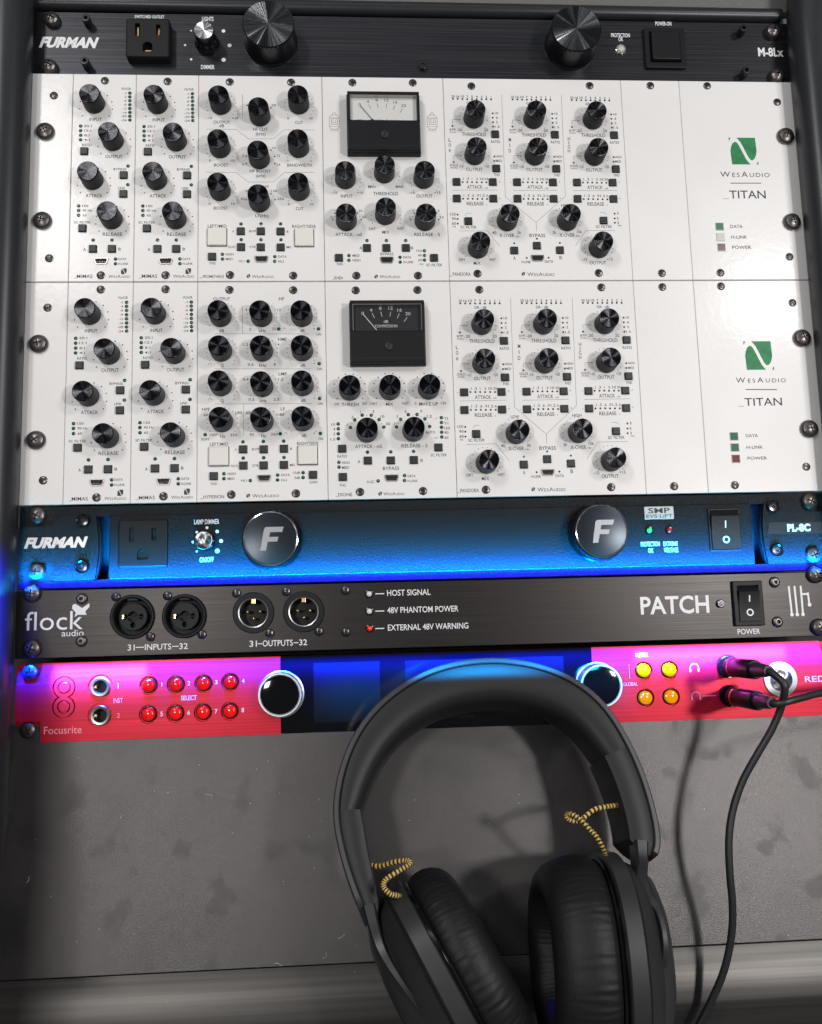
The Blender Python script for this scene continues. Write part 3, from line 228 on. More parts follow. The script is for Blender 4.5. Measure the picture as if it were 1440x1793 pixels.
A={'psu_upper': {'rack': [(10.6,6.7),(10.0,38.4),(470.8,7.6),(470.9,38.9)],'allen': [(32.6,8.6),(32.5,37.2),(449.3,8.6),(448.9,38.1)],'bolt': (241.0,34.3),'outlet': (70.5,21.4),'dimmer': (105.8,20.9),'dots': [(91.9,21.3),(95.7,30.9),(95.6,11.4),(115.7,11.3),(119.5,21.1),(115.8,30.9)],'big': [(145.4,19.0),(336.4,18.9)],'led': (369.7,20.4),'switch': (398.3,20.3),'text': [('SWITCHED OUTLET',60.6,78.9,2.3,1.9),('LIGHTS',102.3,109.5,3.2,2.8),('DIMMER',101.8,110.2,36.0,2.7),('PROTECTION',364.0,376.4,10.2,2.6),('OK',368.7,371.8,13.0,2.6),('POWER-ON',393.8,404.5,1.5,2.6),('M-8Lx',461.0,477.9,20.6,5.7),('FURMAN',2.3,40.5,20.6,6.9)]},'psu_lower': {'rack': [(10.5,317.6),(11.0,349.6),(468.0,317.9),(467.2,350.3)],'bolt': [(36.7,321.1),(36.6,347.8),(444.4,320.6),(444.5,347.1)],'outlet': (70.6,334.7),'dimmer': (106.4,334.7),'dots': [(101.0,340.1),(98.7,334.6),(101.0,329.0),(106.8,326.5),(112.7,328.8),(114.9,334.4),(112.8,340.1)],'big': [(144.4,334.8),(335.7,334.5)],'badge': (374.2,323.0),'led': [(367.5,333.5),(379.7,333.8)],'rocker': (413.4,333.8),'notch': [(24.0,324.1),(23.5,344.8),(458.2,321.5),(457.2,345.4)],'groove': [(47.2,333.8),(434.2,333.5)],'lip': [(152.0,318.0),(151.7,355.3),(151.7,359.3)],'text': [('LAMP DIMMER',99.4,113.8,323.0,2.7),('ON/OFF',102.7,110.6,345.0,2.7),('PROTECTION',362.2,373.6,341.6,2.6),('OK',366.3,369.5,345.5,2.5),('EXTREME',375.8,384.5,341.7,2.5),('VOLTAGE',375.9,384.6,345.4,2.6)],'badge2': ('FURMAN',4.7,40.3,333.6,5.5),'model': ('PL-8C',452.2,466.8,333.5,4.2),'plaque': [(441.2,333.6),(476.0,334.4)],'smp': [('SMP',368.0,380.6,321.6,3.1),('EVS-LiFT',366.8,382.1,324.8,2.1)]},'patchbay': {'rack': [(9.2,362.1),(10.1,392.9),(466.8,362.3),(466.5,393.4)],'hexs': [(36.7,365.8),(36.9,389.6),(441.8,366.1),(441.6,389.7)],'combo': [(65.1,376.7),(94.2,377.1)],'xlr': [(133.3,376.2),(162.0,376.3)],'small': [(55.7,365.3),(75.3,388.3),(84.6,365.3),(104.2,387.8),(123.8,364.8),(142.5,388.1),(152.3,364.6),(170.6,387.9),(186.3,364.7),(186.0,388.7)],'led': [(199.9,367.1),(199.8,377.1),(199.8,387.0)],'pled': (407.8,378.0),'rocker': (424.3,378.1),'dash': [(206.0,366.9),(205.7,376.9),(205.5,386.9)],'bird': (35.6,371.7),'logo': [(450.1,369.5),(451.2,385.9),(454.0,369.6),(454.0,385.9),(457.9,369.7),(457.6,385.3),(462.3,380.0)],'text': [('31',62.6,66.5,394.0,3.2),('INPUTS',72.2,86.9,394.0,3.2),('32',91.4,96.2,394.0,3.2),('31',131.0,135.2,393.8,3.3),('OUTPUTS',138.4,155.6,393.8,3.3),('32',159.2,163.7,393.8,3.2),('HOST SIGNAL',210.3,235.6,366.8,3.3),('48V PHANTOM POWER',210.2,251.6,376.8,3.3),('EXTERNAL 48V WARNING',210.3,257.1,386.8,3.3),('POWER',417.1,430.8,394.8,3.0),('PATCH',359.3,401.2,378.0,10.4),('flock',5.2,35.7,377.4,12.2),('audio',25.8,37.8,384.5,3.2)]},'interface': {'rack': [(8.8,406.0),(8.5,438.1)],'top': [(1.7,401.1),(464.6,401.4)],'bot': [(6.1,444.1),(450.1,447.0)],'seam': [(148.6,417.6),(328.8,416.7)],'notch': [(15.2,411.9),(15.1,433.2),(464.4,410.7)],'eight': [(27.8,415.1),(27.7,425.7)],'jack': [(47.8,415.4),(48.1,431.2)],'btn': [(74.6,415.3),(89.8,415.4),(105.2,415.3),(120.2,414.9),(74.6,431.4),(89.7,431.3),(105.0,431.3),(120.0,431.1)],'btn2': [(359.2,415.6),(374.5,415.7),(359.3,431.3),(374.5,431.2)],'enc': [(148.6,422.5),(331.3,423.1)],'screens': [(167.2,405.7),(205.0,439.2),(219.7,406.2),(258.7,438.4),(274.3,405.9),(310.1,439.5)],'phones': [(409.6,415.1),(409.9,431.8)],'power': (440.6,423.3),'icons': [(389.5,415.2),(389.4,431.5)],'text': [('SELECT',92.6,101.3,423.0,2.5),('INST',55.2,60.3,423.3,2.6),('1',57.0,58.3,415.1,2.6),('2',57.3,58.8,431.5,2.5),('METER',355.0,362.3,406.7,2.1),('GLOBAL',346.7,355.1,423.2,2.1),('RED',455.6,468.1,423.6,3.3),('Focusrite',17.4,38.0,438.4,4.1),('1',81.1,82.6,415.2,2.4),('2',96.2,97.7,414.9,2.4),('3',111.5,113.0,414.8,2.3),('4',126.6,128.1,414.5,2.4),('5',81.2,82.6,431.4,2.4),('6',96.2,97.7,431.2,2.3),('7',111.4,112.9,431.0,2.4),('8',126.4,127.9,430.8,2.4)]}}
E={'band': [(-47.5,-92.9,61.1),(-54.8,-76.2,59.1),(-60.0,-59.5,57.1),(-62.4,-46.4,55.6),(-62.4,-35.7,54.4),(-59.7,-22.1,53.0),(-54.4,-8.2,51.5),(-45.3,6.0,50.0),(-30.1,19.5,48.6),(-11.5,29.0,47.6),(4.0,32.8,47.2),(19.5,34.3,47.0),(34.8,33.2,47.1),(51.4,29.3,47.4),(67.5,21.6,48.1),(81.3,9.3,49.2),(90.8,-8.8,51.0),(96.9,-27.7,53.0),(99.8,-45.9,54.9),(100.1,-59.4,56.4),(98.4,-65.9,57.1),(95.6,-70.0,57.6)],'cordL': [(-46.9,-66.5,50.0),(-40.1,-67.3,56.0),(-33.3,-65.6,62.0),(-27.2,-65.0,66.0),(-25.9,-66.5,67.0),(-30.9,-69.3,66.0),(-37.2,-72.8,66.0),(-38.6,-75.9,67.0),(-35.8,-79.0,68.0),(-32.0,-80.2,66.0),(-29.7,-81.5,60.0)],'cordR': [(87.3,-43.7,40.0),(79.4,-43.9,50.0),(73.9,-44.4,54.0),(67.5,-45.5,56.0),(61.4,-49.1,58.0),(56.8,-50.5,60.0),(53.2,-49.3,60.0),(52.8,-47.4,60.0),(55.2,-47.3,62.0),(59.2,-50.1,62.0),(63.0,-54.5,62.0),(66.0,-58.0,62.0),(68.8,-62.6,60.0),(70.9,-66.2,56.0)],'cable1': [(172.8,16.3,50.0),(173.3,12.0,52.0),(173.5,7.0,51.0),(172.4,0.6,48.0),(167.6,-9.9,44.0),(159.8,-21.9,40.0),(152.1,-34.6,36.0),(146.1,-48.6,33.0),(142.7,-62.7,31.0),(141.7,-79.4,29.0),(142.2,-94.7,26.0),(141.1,-109.8,22.0),(136.9,-126.3,16.0),(130.2,-141.5,9.0),(123.2,-153.8,4.0),(115.7,-164.1,2.2)],'yokeR': [(89.4,-62.5,52.0),(87.8,-70.8,55.0),(85.3,-78.2,60.0),(86.0,-85.1,64.0),(88.7,-90.9,68.0),(89.7,-98.8,71.0),(89.3,-107.0,72.0),(87.8,-114.2,71.0)],'yokeL': [(-45.2,-86.2,55.0),(-43.3,-94.0,59.0),(-40.4,-102.1,64.0),(-36.2,-109.5,67.0),(-29.6,-118.8,69.0),(-24.0,-126.6,69.0),(-19.9,-133.7,68.0)],'edge': [(-234.3,-116.0,0.0),(199.3,-116.1,0.0),(-232.1,-135.4,0.0),(191.3,-156.0,0.0),(116.0,-146.3,0.0),(194.1,-142.0,0.0)]}
# ---------------------------------------------------------------- shared meshes
def head_screw(name, prof, shape, size, depth, m, seg=28):
    b = MB().lathe(prof, seg); me = b.mesh(name, [m, M['dark']]); o = bpy.data.objects.new('tmp', me); C.objects.link(o)
    top = max(z for r, z in prof); c = MB()
    if shape == 'cross':
        a, w_ = size, size*0.30
        c.prism([(-a, -w_/2), (-w_/2, -w_/2), (-w_/2, -a), (w_/2, -a), (w_/2, -w_/2), (a, -w_/2), (a, w_/2), (w_/2, w_/2), (w_/2, a), (-w_/2, a), (-w_/2, w_/2), (-a, w_/2)], top-depth, top+1, 1)
    elif shape == 'hex': c.prism(circ(0, 0, size, 6), top-depth, top+1, 1)
    else: c.prism(rrect(0, 0, size*2, size*0.35), top-depth, top+1, 1)
    md = cut(o, c, [m, M['dark']]); me = md.data; me.materials.clear(); me.materials.append(m); me.materials.append(M['dark'])
    for p in me.polygons:
        z = p.center.z/S; p.material_index = 1 if (z < top-depth*0.6 and math.hypot(p.center.x, p.center.y)/S < size*1.05 and abs(p.normal.z) > 0.9) else 0
    bpy.data.objects.remove(o); return me
RACK = head_screw('rack_screw', [(4.7, 0), (4.9, 0.8), (4.7, 2.0), (4.0, 3.0), (2.8, 3.7), (1.4, 4.05), (0.6, 4.12)], 'cross', 2.5, 1.6, M['screw'])
DOME = head_screw('panel_screw', [(5.4, 0), (5.6, 0.7), (5.3, 1.8), (4.5, 2.9), (3.1, 3.7), (1.5, 4.1), (0.6, 4.15)], 'cross', 2.4, 1.5, M['screw'])
SMALL = head_screw('screw', [(2.5, 0), (2.45, 0.35), (2.0, 0.62), (1.2, 0.8), (0.5, 0.84)], 'cross', 1.35, 0.7, M['bscrew'], 20)
ALLEN = head_screw('socket_bolt', [(2.6, 0), (2.6, 6.6), (2.35, 7.0), (1.9, 7.05)], 'hex', 1.45, 2.0, M['peg'], 24)
HEXB = head_screw('button_head_bolt', [(3.3, 0), (3.3, 0.5), (2.9, 1.5), (2.1, 2.1), (1.5, 2.2)], 'hex', 1.35, 1.2, M['screw'], 24)
TORX = head_screw('recessed_bolt', [(4.0, 0), (4.0, 1.2), (3.6, 1.9), (3.2, 1.7), (2.8, 1.3), (1.5, 1.4)], 'hex', 1.2, 0.9, M['gloss'], 28)
SLOT = head_screw('slotted_screw', [(2.6, 0), (2.6, 0.5), (2.3, 0.8), (1.0, 0.9)], 'slot', 2.2, 0.5, M['button'], 24)
def knob_meshes(r, h, flutes, cap_mat, body_mat, name='knob', capr=None, lip=0.4):
    n = flutes*2; prof = [(r+0.35, 0.6), (r+0.3, 1.2), (r+0.05, h-0.9), (r-0.25, h-0.35)]
    b = MB(); b.loft([[((q-(0.22 if (i % 2 and 0.9 < z < h-0.4) else 0))*math.cos(2*math.pi*i/n), (q-(0.22 if (i % 2 and 0.9 < z < h-0.4) else 0))*math.sin(2*math.pi*i/n), z) for i in range(n)] for q, z in prof], 0, False, True)
    b.lathe([(2.6, 0), (2.6, 0.8)], 12)
    cr = capr or r-0.05
    c = MB().lathe([(cr-0.05, h-0.5), (cr, h-lip), (cr-0.2, h-0.1), (cr-0.45, h), (0.9, h-0.12), (0.02, h-0.14)], 64)
    return b.mesh(name, body_mat, 25), c.mesh(name+'_cap', cap_mat, 22)
KB, KC = knob_meshes(6.15, 11.5, 34, M['cap'], M['knob'])
KB2, KC2 = knob_meshes(6.2, 11.5, 48, M['capdark'], M['knob'])
HOLE = MB().add([(1.15*math.cos(a)*1.0, -6.52+0.28*abs(math.cos(a)), 3.0+0.85*math.sin(a)) for a in [2*math.pi*i/12 for i in range(12)]], [tuple(range(12))]).mesh('set_screw_hole', M['dark'], 'flat')
LEDM = MB().lathe([(1.08, 0.0), (1.08, 0.10), (0.86, 0.14)], 16, mi=1, cap1=False).lathe([(0.86, 0.12), (0.78, 0.36), (0.5, 0.56), (0.2, 0.62)], 16).mesh('indicator_light', [M['led'], M['ledring']])
BTN = MB().box(-2.45, 2.45, -2.45, 2.45, 0, 0.12, 1).box(-2.15, 2.15, -2.15, 2.15, 0.1, 1.5, 0, 0.3).mesh('push_button', [M['button'], M['dark']])
SQR = MB().box(-6.0, 6.0, -5.9, 5.9, 0, 0.1, 1).box(-5.6, 5.6, -5.5, 5.5, 0.08, 1.9, 0, 0.45).mesh('lamp_button', [M['cream'], M['button']])
up = [(-4.0, 2.0), (-4.0, 0.2), (-3.0, -1.9), (3.0, -1.9), (4.0, 0.2), (4.0, 2.0)][::-1]
ui = [(x*0.86, y*0.78) for x, y in up]
USB = MB(); n = 6
for a, z, bq, z2 in ((up, 0.0, up, 0.7), (up, 0.7, ui, 0.7), (ui, 0.7, ui, -1.8)): USB.loft([[(x, y, z) for x, y in a], [(x, y, z2) for x, y in bq]], 0, False, False)
USB.add([(x, y, 0.05) for x, y in ui], [tuple(range(6))], 1)
USB.box(-2.5, 2.5, -0.35, 0.5, 0.05, 0.45, 2)
for k in range(5): USB.box(-2.1+k*0.95, -1.75+k*0.95, -0.55, -0.35, 0.05, 0.35, 3)
USBM = USB.mesh('usb_port', [M['steel'], M['dark'], M['plastic'], M['gold']])
def logo_polys(cx, cy, s_, z, mb, mi=0):
    A_ = [(0.05, 1.0), (0.03, 0.5), (0.06, 0.35), (0.12, 0.22), (0.2, 0.155), (0.27, 0.17), (0.34, 0.27), (0.42, 0.45), (0.5, 0.64), (0.58, 0.82), (0.66, 0.93), (0.72, 1.0)]
    B_ = [(1-x, 1-y) for x, y in A_]; Cc = [(0, 0), (0.07, 0), (0.0, 0.13)]; Dd = [(1-x, 1-y) for x, y in Cc]
    def cv(P_): return [(cx+(x-0.5)*s_, cy-(y-0.5)*s_, z) for x, y in P_]
    for P_ in (A_, B_):            # fan from the solid corner so the concave edge stays clean
        q = cv(P_); mb.add(q, [(0, i+1, i) if True else () for i in range(1, len(q)-1)], mi)
    for P_ in (Cc, Dd): mb.add(cv(P_), [(0, 2, 1)], mi)
def smallcaps(mb, xl, xr, yc, h, z=0.06, mi=0):
    seq = [('W', 1), ('E', .78), ('S', .78), ('A', 1), ('U', .78), ('D', .78), ('I', .78), ('O', .78)]
    ws = [(glyphs(c)[3]-glyphs(c)[2])*k for c, k in seq]; gap = 0.10; tot = sum(ws)+gap*(len(seq)-1); f = (xr-xl)/tot; x = xl
    for (c, k), w_ in zip(seq, ws):
        mb.text(c, x, x+w_*f, yc-h/2+h*k/2, h*k, z, 0.0, 0.0, mi); x += (w_+gap)*f
def knob_at(par, x, yd, hole=None, kb=None, kc=None):
    k = put('knob', kb or KB, par, (x, -yd, 0), random.uniform(0, 0.18)); put('knob_cap', kc or KC, k, (0, 0, 0))
    if hole is not None: put('set_screw_hole', HOLE, k, (0, 0, 0), hole)
    return k
def meter(par, x, yd, kind):
    W_, H_ = 44.5, 38.5; top = H_/2
    b = MB(); b.box(-W_/2-0.5, W_/2+0.5, -top-0.5, top, 0, 4.5, 0, 0.4)
    wx, w0, w1 = 20.6, 0.4, 17.0                # window: half width, bottom and top
    b.box(-W_/2, W_/2, -top, w0, 4.5, 8.0, 0, 0.8); b.box(-W_/2, W_/2, w1, top, 4.5, 7.9, 0, 0.4); b.box(-W_/2, -wx, w0, w1, 4.5, 7.95, 0, 0.3); b.box(wx, W_/2, w0, w1, 4.5, 7.95, 0, 0.3)
    b.box(-W_/2+0.8, W_/2-0.8, -top+2.4, -top+2.7, 8.0, 8.08, 1)
    m = b.build('meter', [M['plastic'], M['dark']], par, (x, -yd, 0))
    d = MB(); d.box(-wx, wx, w0, w1, 4.5, 4.7, 0)
    ink = 1
    lab = [('0', -14.6, 11.2), ('4', -9.6, 13.2), ('8', -4.0, 14.3), ('12', 2.2, 14.3), ('16', 7.6, 13.1), ('20', 12.6, 10.8)]
    tk = [None, ((-9.0, 12.2), (-7.6, 9.3)), ((-3.7, 13.0), (-3.1, 10.2)), ((2.2, 13.0), (1.7, 10.2)), ((7.3, 11.9), (6.1, 9.0)), ((12.0, 9.6), (10.2, 7.0))]
    for (s_, lx, ly), t in zip(lab, tk):
        wd = 0.9*len(s_); d.text(s_, lx-wd, lx+wd, ly+1.0, 1.9, 4.75, 0, 0, ink)
        if t: d.stroke(t, 0.28, 4.75, ink)
    if kind == 'w': d.text('GR', -16.8, -12.6, 1.4, 1.9, 4.75, 0, 0, ink); smallcaps(d, -5.0, 8.8, 1.6, 1.9, 4.75, ink)
    else: d.text('dB', -2.2, 0.6, 7.0, 1.7, 4.75, 0, 0, ink); d.text('COMPRESSION', -7.5, 6.0, 4.2, 1.7, 4.75, 0, 0, ink)
    d.build('dial_face', [M['dial'] if kind == 'w' else M['dialblack'], M['ink'] if kind == 'w' else M['white_ink']], m)
    nd = MB().stroke([(-14.2, 11.2), (-6.6, 1.6)], 0.45, 5.4)
    nd.box(-7.8, -6.0, 0.5, 2.1, 4.8, 5.6) if kind == 'w' else None
    nd.build('needle', M['ink'] if kind == 'w' else M['white_ink'], m)
    MB().box(-wx-0.0, wx+0.0, w0, w1, 7.2, 7.6).build('window_glass', M['clear'], m)
    fr = MB()
    for a in ((-wx, wx, w1-0.35, w1), (-wx, -wx+0.3, w0, w1-0.36), (wx-0.3, wx, w0, w1-0.36)): fr.box(*a, 4.7, 7.65)
    fr.build('window_edge', M['steel'], m)
    put('adjusting_screw', SLOT, m, (0.4, -9.5, 8.0), 1.15)
def dress(par, els, wid=0.16, ink='ink', plain=False, holes=None):
    """knobs, lights, buttons and lettering of one white panel, from millimetre positions"""
    t = MB(); dots = MB(); hole = MB(); kn = 0
    for e in els:
        k, a = e[0], e[1:]
        if k == 'K': knob_at(par, a[0], a[1], (holes or {}).get(kn), KB2 if plain else None, KC2 if plain else None); kn += 1
        elif k == 'L': put('indicator_light', LEDM, par, (a[0], -a[1], 0))
        elif k == 'B': put('push_button', BTN, par, (a[0], -a[1], 0))
        elif k == 'U': put('usb_port', USBM, par, (a[0], -a[1], 0))
        elif k == 'S': put('screw', SMALL, par, (a[0], -a[1], 0), random.uniform(0, 1.5))
        elif k == 'K2': put('panel_screw', DOME, par, (a[0], -a[1], 0), random.uniform(-0.3, 0.9))
        elif k == 'Q': put('lamp_button', SQR, par, (a[0], -a[1], 0))
        elif k == 'M': meter(par, a[0], a[1], a[2])
        elif k == 'T':
            s_, xl, xr, yc, h = a
            if s_ == 'WESAUDIO': smallcaps(t, xl, xr, -yc, h)
            elif s_.startswith('_'): t.stroke([(xl, -yc-h*0.55), (xl+(xr-xl)*0.13, -yc-h*0.55)], 0.22, 0.06); t.text(s_[1:], xl+(xr-xl)*0.15, xr, -yc, h, 0.06, 0.004)
            else: t.text(s_, xl, xr, -yc, h, 0.06, 0.006)
        elif k == 'P': t.stroke([(x, -y) for x, y in a[0]], wid, 0.055)
        elif k in 'GgZ' or k == 'GG':
            if k == 'GG': logo = MB(); logo_polys(a[0], -a[1], 18.2, 0.06, logo); logo.build('wave_emblem', M['green'], par, sharp='flat')
            else: logo_polys(a[0], -a[1], 3.6 if k == 'G' else 2.2, 0.06, t)
        elif k in 'Rr':
            cx, cy, r, n = a; a0 = math.radians(-37); a1 = math.radians(217); N_ = n*2-1 if k == 'R' else n
            for i in range(N_):
                th = a0+(a1-a0)*i/(N_-1); big = (k == 'R' and i % 2 == 0)
                dots.disc(cx+r*math.cos(th), -cy+r*math.sin(th), 0.42 if big else (0.16 if k == 'R' else 0.27), 0.05, 8)
        elif k == 'd': dots.disc(a[0], -a[1], 0.5, 0.05, 10)
        elif k == 'e': dots.disc(a[0], -a[1], 0.24, 0.05, 8)
        elif k == 'h': hole.lathe([(0.62, 0.0), (0.62, 0.06), (0.45, 0.07), (0.42, 0.03)], 10, (a[0], -a[1]))
        elif k == 'V':
            v = MB(); x, y = a[0], -a[1]
            out = rrect(x, y-0.5, 6.2, 9.6, 2.4); v.stroke(out+out[:1], 0.28, 0.055); v.stroke([(x-3.1, y+2.4), (x+3.1, y+2.4)], 0.2, 0.055); v.stroke([(x-3.1, y-3.4), (x+3.1, y-3.4)], 0.2, 0.055)
            v.stroke([(x-1.1, y+4.3), (x-0.9, y+5.4), (x, y+6.0), (x+0.9, y+5.4), (x+1.1, y+4.3)], 0.24, 0.055)
            v.stroke([(x-1.9, y+2.2), (x-1.9, y-2.0), (x+1.9, y-2.0), (x+1.9, y+1.8), (x-0.9, y+1.8), (x-0.9, y-0.8), (x+0.8, y-0.8), (x+0.8, y+0.8)], 0.3, 0.055)
            for q in range(5): v.stroke([(x-2.2+q*1.1, y-5.2), (x-2.4+q*1.1, y-6.7)], 0.26, 0.055)
            v.build('valve_drawing', M['grey_ink'], par)
    if dots.v: dots.build('dial_dots', M['ink'], par)['kind'] = 'stuff'
    if hole.v: hole.build('indicator_holes', M['dark'], par)['kind'] = 'stuff'
    if t.v: t.build('lettering', M[ink], par, sharp='flat')['kind'] = 'stuff'
def panel(name, label, cat, x, yd, w_, els, group=None, holes=None, hh=133.9, plain=False):
    t = thing(name, label, cat, (x, yd, 0), group)
    MB().box(0.14, w_-0.14, -hh+0.1, -0.1, -2.4, 0, 0, 0.28).build('faceplate', M['white'], t)
    MB().box(1.5, w_-1.5, -hh+5, -5, -60, -2.5).build('module_case', M['dark'], t)
    dress(t, els, holes=holes, plain=plain); return t
T1, T2 = 43.2, 177.6
# ---------------------------------------------------------------- the two card frames and their modules
def chassis(key, yd, label, lens):
    t = thing('module_rack', label, 'module rack', (0, yd, 0), 'white three-unit module racks')
    hh = 133.9
    MB().box(0, 24.45, -hh+0.1, -0.1, -2.6, 0, 0, 0.28).build('side_panel', M['white'], t)
    MB().box(405.75, 482.6, -hh+0.1, -0.1, -2.6, 0, 0, 0.28).build('end_panel', M['white'], t)
    MB().box(3, 480, -hh+1.0, -1.0, -64, -61, 0).build('back_panel', M['dark'], t)
    els = [e for e in D[key] if not (e[0] == 'S' and 380 < e[1] < 395)]
    k = 0
    for e in els:
        if e[0] == 'LL':
            q = MB().box(-2.7, 2.7, -2.65, 2.65, 0.0, 0.25, 1).box(-2.3, 2.3, -2.25, 2.25, 0.2, 0.45, 0, 0.12); q.build('status_lens', [lens[k], M['lens_white']], t, (e[1], -e[2], 0)); k += 1
    dress(t, [e for e in els if e[0] != 'LL'], wid=0.5); 
    s_ = [e for e in D[key] if e[0] == 'S' and 380 < e[1] < 395]
    return t, [('S', e[1]-405.6+38.1, e[2]) for e in s_]
c1, b1 = chassis('chassis_upper', T1, 'upper white module rack with green wave emblem, mirror glare along its lower edge', [M['lens_green'], M['lens_white'], M['lens_dark']])
c2, b2 = chassis('chassis_lower', T2, 'lower white module rack with two green and one red status lens', [M['lens_green'], M['lens_green'], M['lens_red']])
P0, PW = 24.6, 38.1
g4 = 'slim white compressor modules with four knobs'
panel('compressor_module', 'slim four-knob compressor next to the screw ear, upper row', 'compressor module', P0, T1, PW, D['strip_compressor'], g4, {0: -0.35})
panel('compressor_module', 'slim four-knob compressor beside the three-row equalizer, upper row', 'compressor module', P0+PW, T1, PW, D['strip_compressor'], g4, {1: 0.2})
panel('compressor_module', 'slim four-knob compressor next to the screw ear, lower row', 'compressor module', P0, T2, PW, D['strip_compressor'], g4, {1: 0.0})
panel('compressor_module', 'slim four-knob compressor beside the four-row equalizer, lower row', 'compressor module', P0+PW, T2, PW, D['strip_compressor'], g4, {0: 1.0})
panel('equalizer_module', 'white equalizer with three staggered rows of black knobs and bent dividing lines', 'equalizer module', P0+2*PW, T1, 2*PW, D['three_row_equalizer'], None, {2: 0.6, 8: -0.6}, plain=True)
panel('equalizer_module', 'white equalizer with twelve black knobs in four straight rows', 'equalizer module', P0+2*PW, T2, 2*PW, D['four_row_equalizer'], None, {0: 0.9, 3: 0.1, 5: 0.5, 7: 0.0, 8: 0.4}, plain=True)
panel('compressor_module', 'white compressor with cream needle meter between two printed valves', 'compressor module', P0+4*PW, T1, 2*PW, D['white_meter_compressor'], None, {0: -0.8, 1: -0.7, 3: 0.0, 5: 1.0})
panel('compressor_module', 'white compressor with black COMPRESSION needle meter and green light rings', 'compressor module', P0+4*PW, T2, 2*PW, D['black_meter_compressor'], plain=True)
def shift(els, dx, dy=0):
    out = []
    for e in els:
        if e[0] == 'T': out.append(('T', e[1], e[2]+dx, e[3]+dx, e[4]+dy, e[5]))
        elif e[0] == 'P': out.append(('P', [(x+dx, y+dy) for x, y in e[1]]))
        else: out.append((e[0], e[1]+dx, e[2]+dy)+tuple(e[3:]))
    return out
MBD = sum([shift(D['channel'], 38.0*i) for i in range(3)], [])+D['multiband']
gm = 'white three-band compressor modules'
panel('multiband_module', 'white LOW MID HIGH band compressor in the upper module rack', 'compressor module', P0+6*PW, T1, 3*PW, MBD, gm, {6: 0.5, 7: 0.5, 8: 0.1})
panel('multiband_module', 'white LOW MID HIGH band compressor in the lower module rack', 'compressor module', P0+6*PW, T2, 3*PW, MBD, gm, {0: 0.4, 5: 0.5})
panel('blank_panel', 'plain white blank panel with two screws, upper module rack', 'blank panel', P0+9*PW, T1, PW, b1, 'plain white blank panels')
panel('blank_panel', 'plain white blank panel with two screws, lower module rack', 'blank panel', P0+9*PW, T2, PW, b2, 'plain white blank panels')
# ---------------------------------------------------------------- power conditioner, top
def outlet(par, x, yd, h0, h1, w_=27.0, hh=27.0, mk='plastic'):
    o = MB().box(-w_/2, w_/2, -hh/2, hh/2, 0, h1-h0, 0, 0.9, 1.2).build('power_outlet', M[mk], par, (x, -yd, h0))
    c = MB(); t = h1-h0
    c.prism(rrect(-6.3, 5.2, 2.9, 8.4), t-5, t+1); c.prism(rrect(6.3, 5.2, 2.6, 7.0), t-5, t+1)
    g = [(-3.0, -9.4), (3.0, -9.4), (3.0, -5.6)]+[(3.0*math.cos(a), -5.6+2.6*math.sin(a)) for a in [math.pi*i/8 for i in range(1, 8)]]+[(-3.0, -5.6)]
    c.prism(g, t-5, t+1); cut(o, c)
    q = MB(); q.box(-7.1, -6.1, 2, 8.4, t-4.9, t-2.5); q.box(5.6, 6.6, 2.4, 8, t-4.9, t-2.5); q.box(-1.8, 1.8, -8.2, -7.4, t-4.9, t-2.0); q.build('contacts', M['gold'], o)
A1 = A['psu_upper']; pu = thing('power_conditioner', 'brushed black power conditioner on top with two tall black light knobs', 'power conditioner', (0, 0, -2.5))
MB().box(0, 482.6, -43.0, 0, -3.2, 0, 0, 0.35).build('faceplate', M['brushed'], pu)
MB().box(20, 462, -41, -2, -60, -3.3).build('casing', M['dark'], pu)
for x, y in A1['rack']: put('rack_screw', RACK, pu, (x, -y, 0), random.uniform(-.5, .5)).scale = (1, 1, 1.35)
for x, y in A1['allen']: put('socket_bolt', ALLEN, pu, (x, -y, 0), random.uniform(0, 1))
k = put('socket_bolt', ALLEN, pu, (A1['bolt'][0], -A1['bolt'][1], 0)); k.scale = (0.95, 0.95, 0.35)
outlet(pu, 70.5, 21.6, 0, 7.5, 26.5, 25.5)
DB = MB().lathe([(7.6, 0), (7.6, 2.2), (6.8, 3.0), (6.5, 4), (6.2, 12.6), (6.0, 13.1)], 40).mesh('dimmer_knob', M['gloss'])
DC = MB().lathe([(5.8, 12.9), (6.0, 13.4), (5.7, 13.9), (0.8, 13.8), (0.02, 13.75)], 48).mesh('knob_cap', M['silver'], 22)
d = put('dimmer_knob', DB, pu, (105.8, -20.9, 0)); put('knob_cap', DC, d)
MB().box(-0.45, 0.45, 6.4, 6.75, 4, 12.6).build('pointer', M['white_ink'], d)
def bigknob(par, x, yd, r, h, capm):
    n = 90; b = MB()
    b.lathe([(r+0.6, 0), (r+0.6, 1.2), (r, 2.2), (r-0.3, h-2.0)], 72, cap1=False)
    rr = [(r-0.2, h-2.0), (r-0.2, h-0.7)]
    b.loft([[((q-(0.35 if i % 3 == 0 else 0))*math.cos(2*math.pi*i/n), (q-(0.35 if i % 3 == 0 else 0))*math.sin(2*math.pi*i/n), z) for i in range(n)] for q, z in rr], 0, False, False)
    b.lathe([(r-0.2, h-0.7), (r-0.6, h-0.15), (r-0.7, h-0.5)], n, cap1=True)
    o = b.build('light_knob', M['gloss'], par, (x, -yd, 0), 30)
    c = MB().lathe([(r-0.6, h-0.2), (r-0.8, h), (1.0, h-0.15), (0.02, h-0.16)], 96); c.build('knob_cap', capm, o, sharp=22); return o
for x, y in A1['big']: bigknob(pu, x, y, 16.0, 18, M['bigcap'])
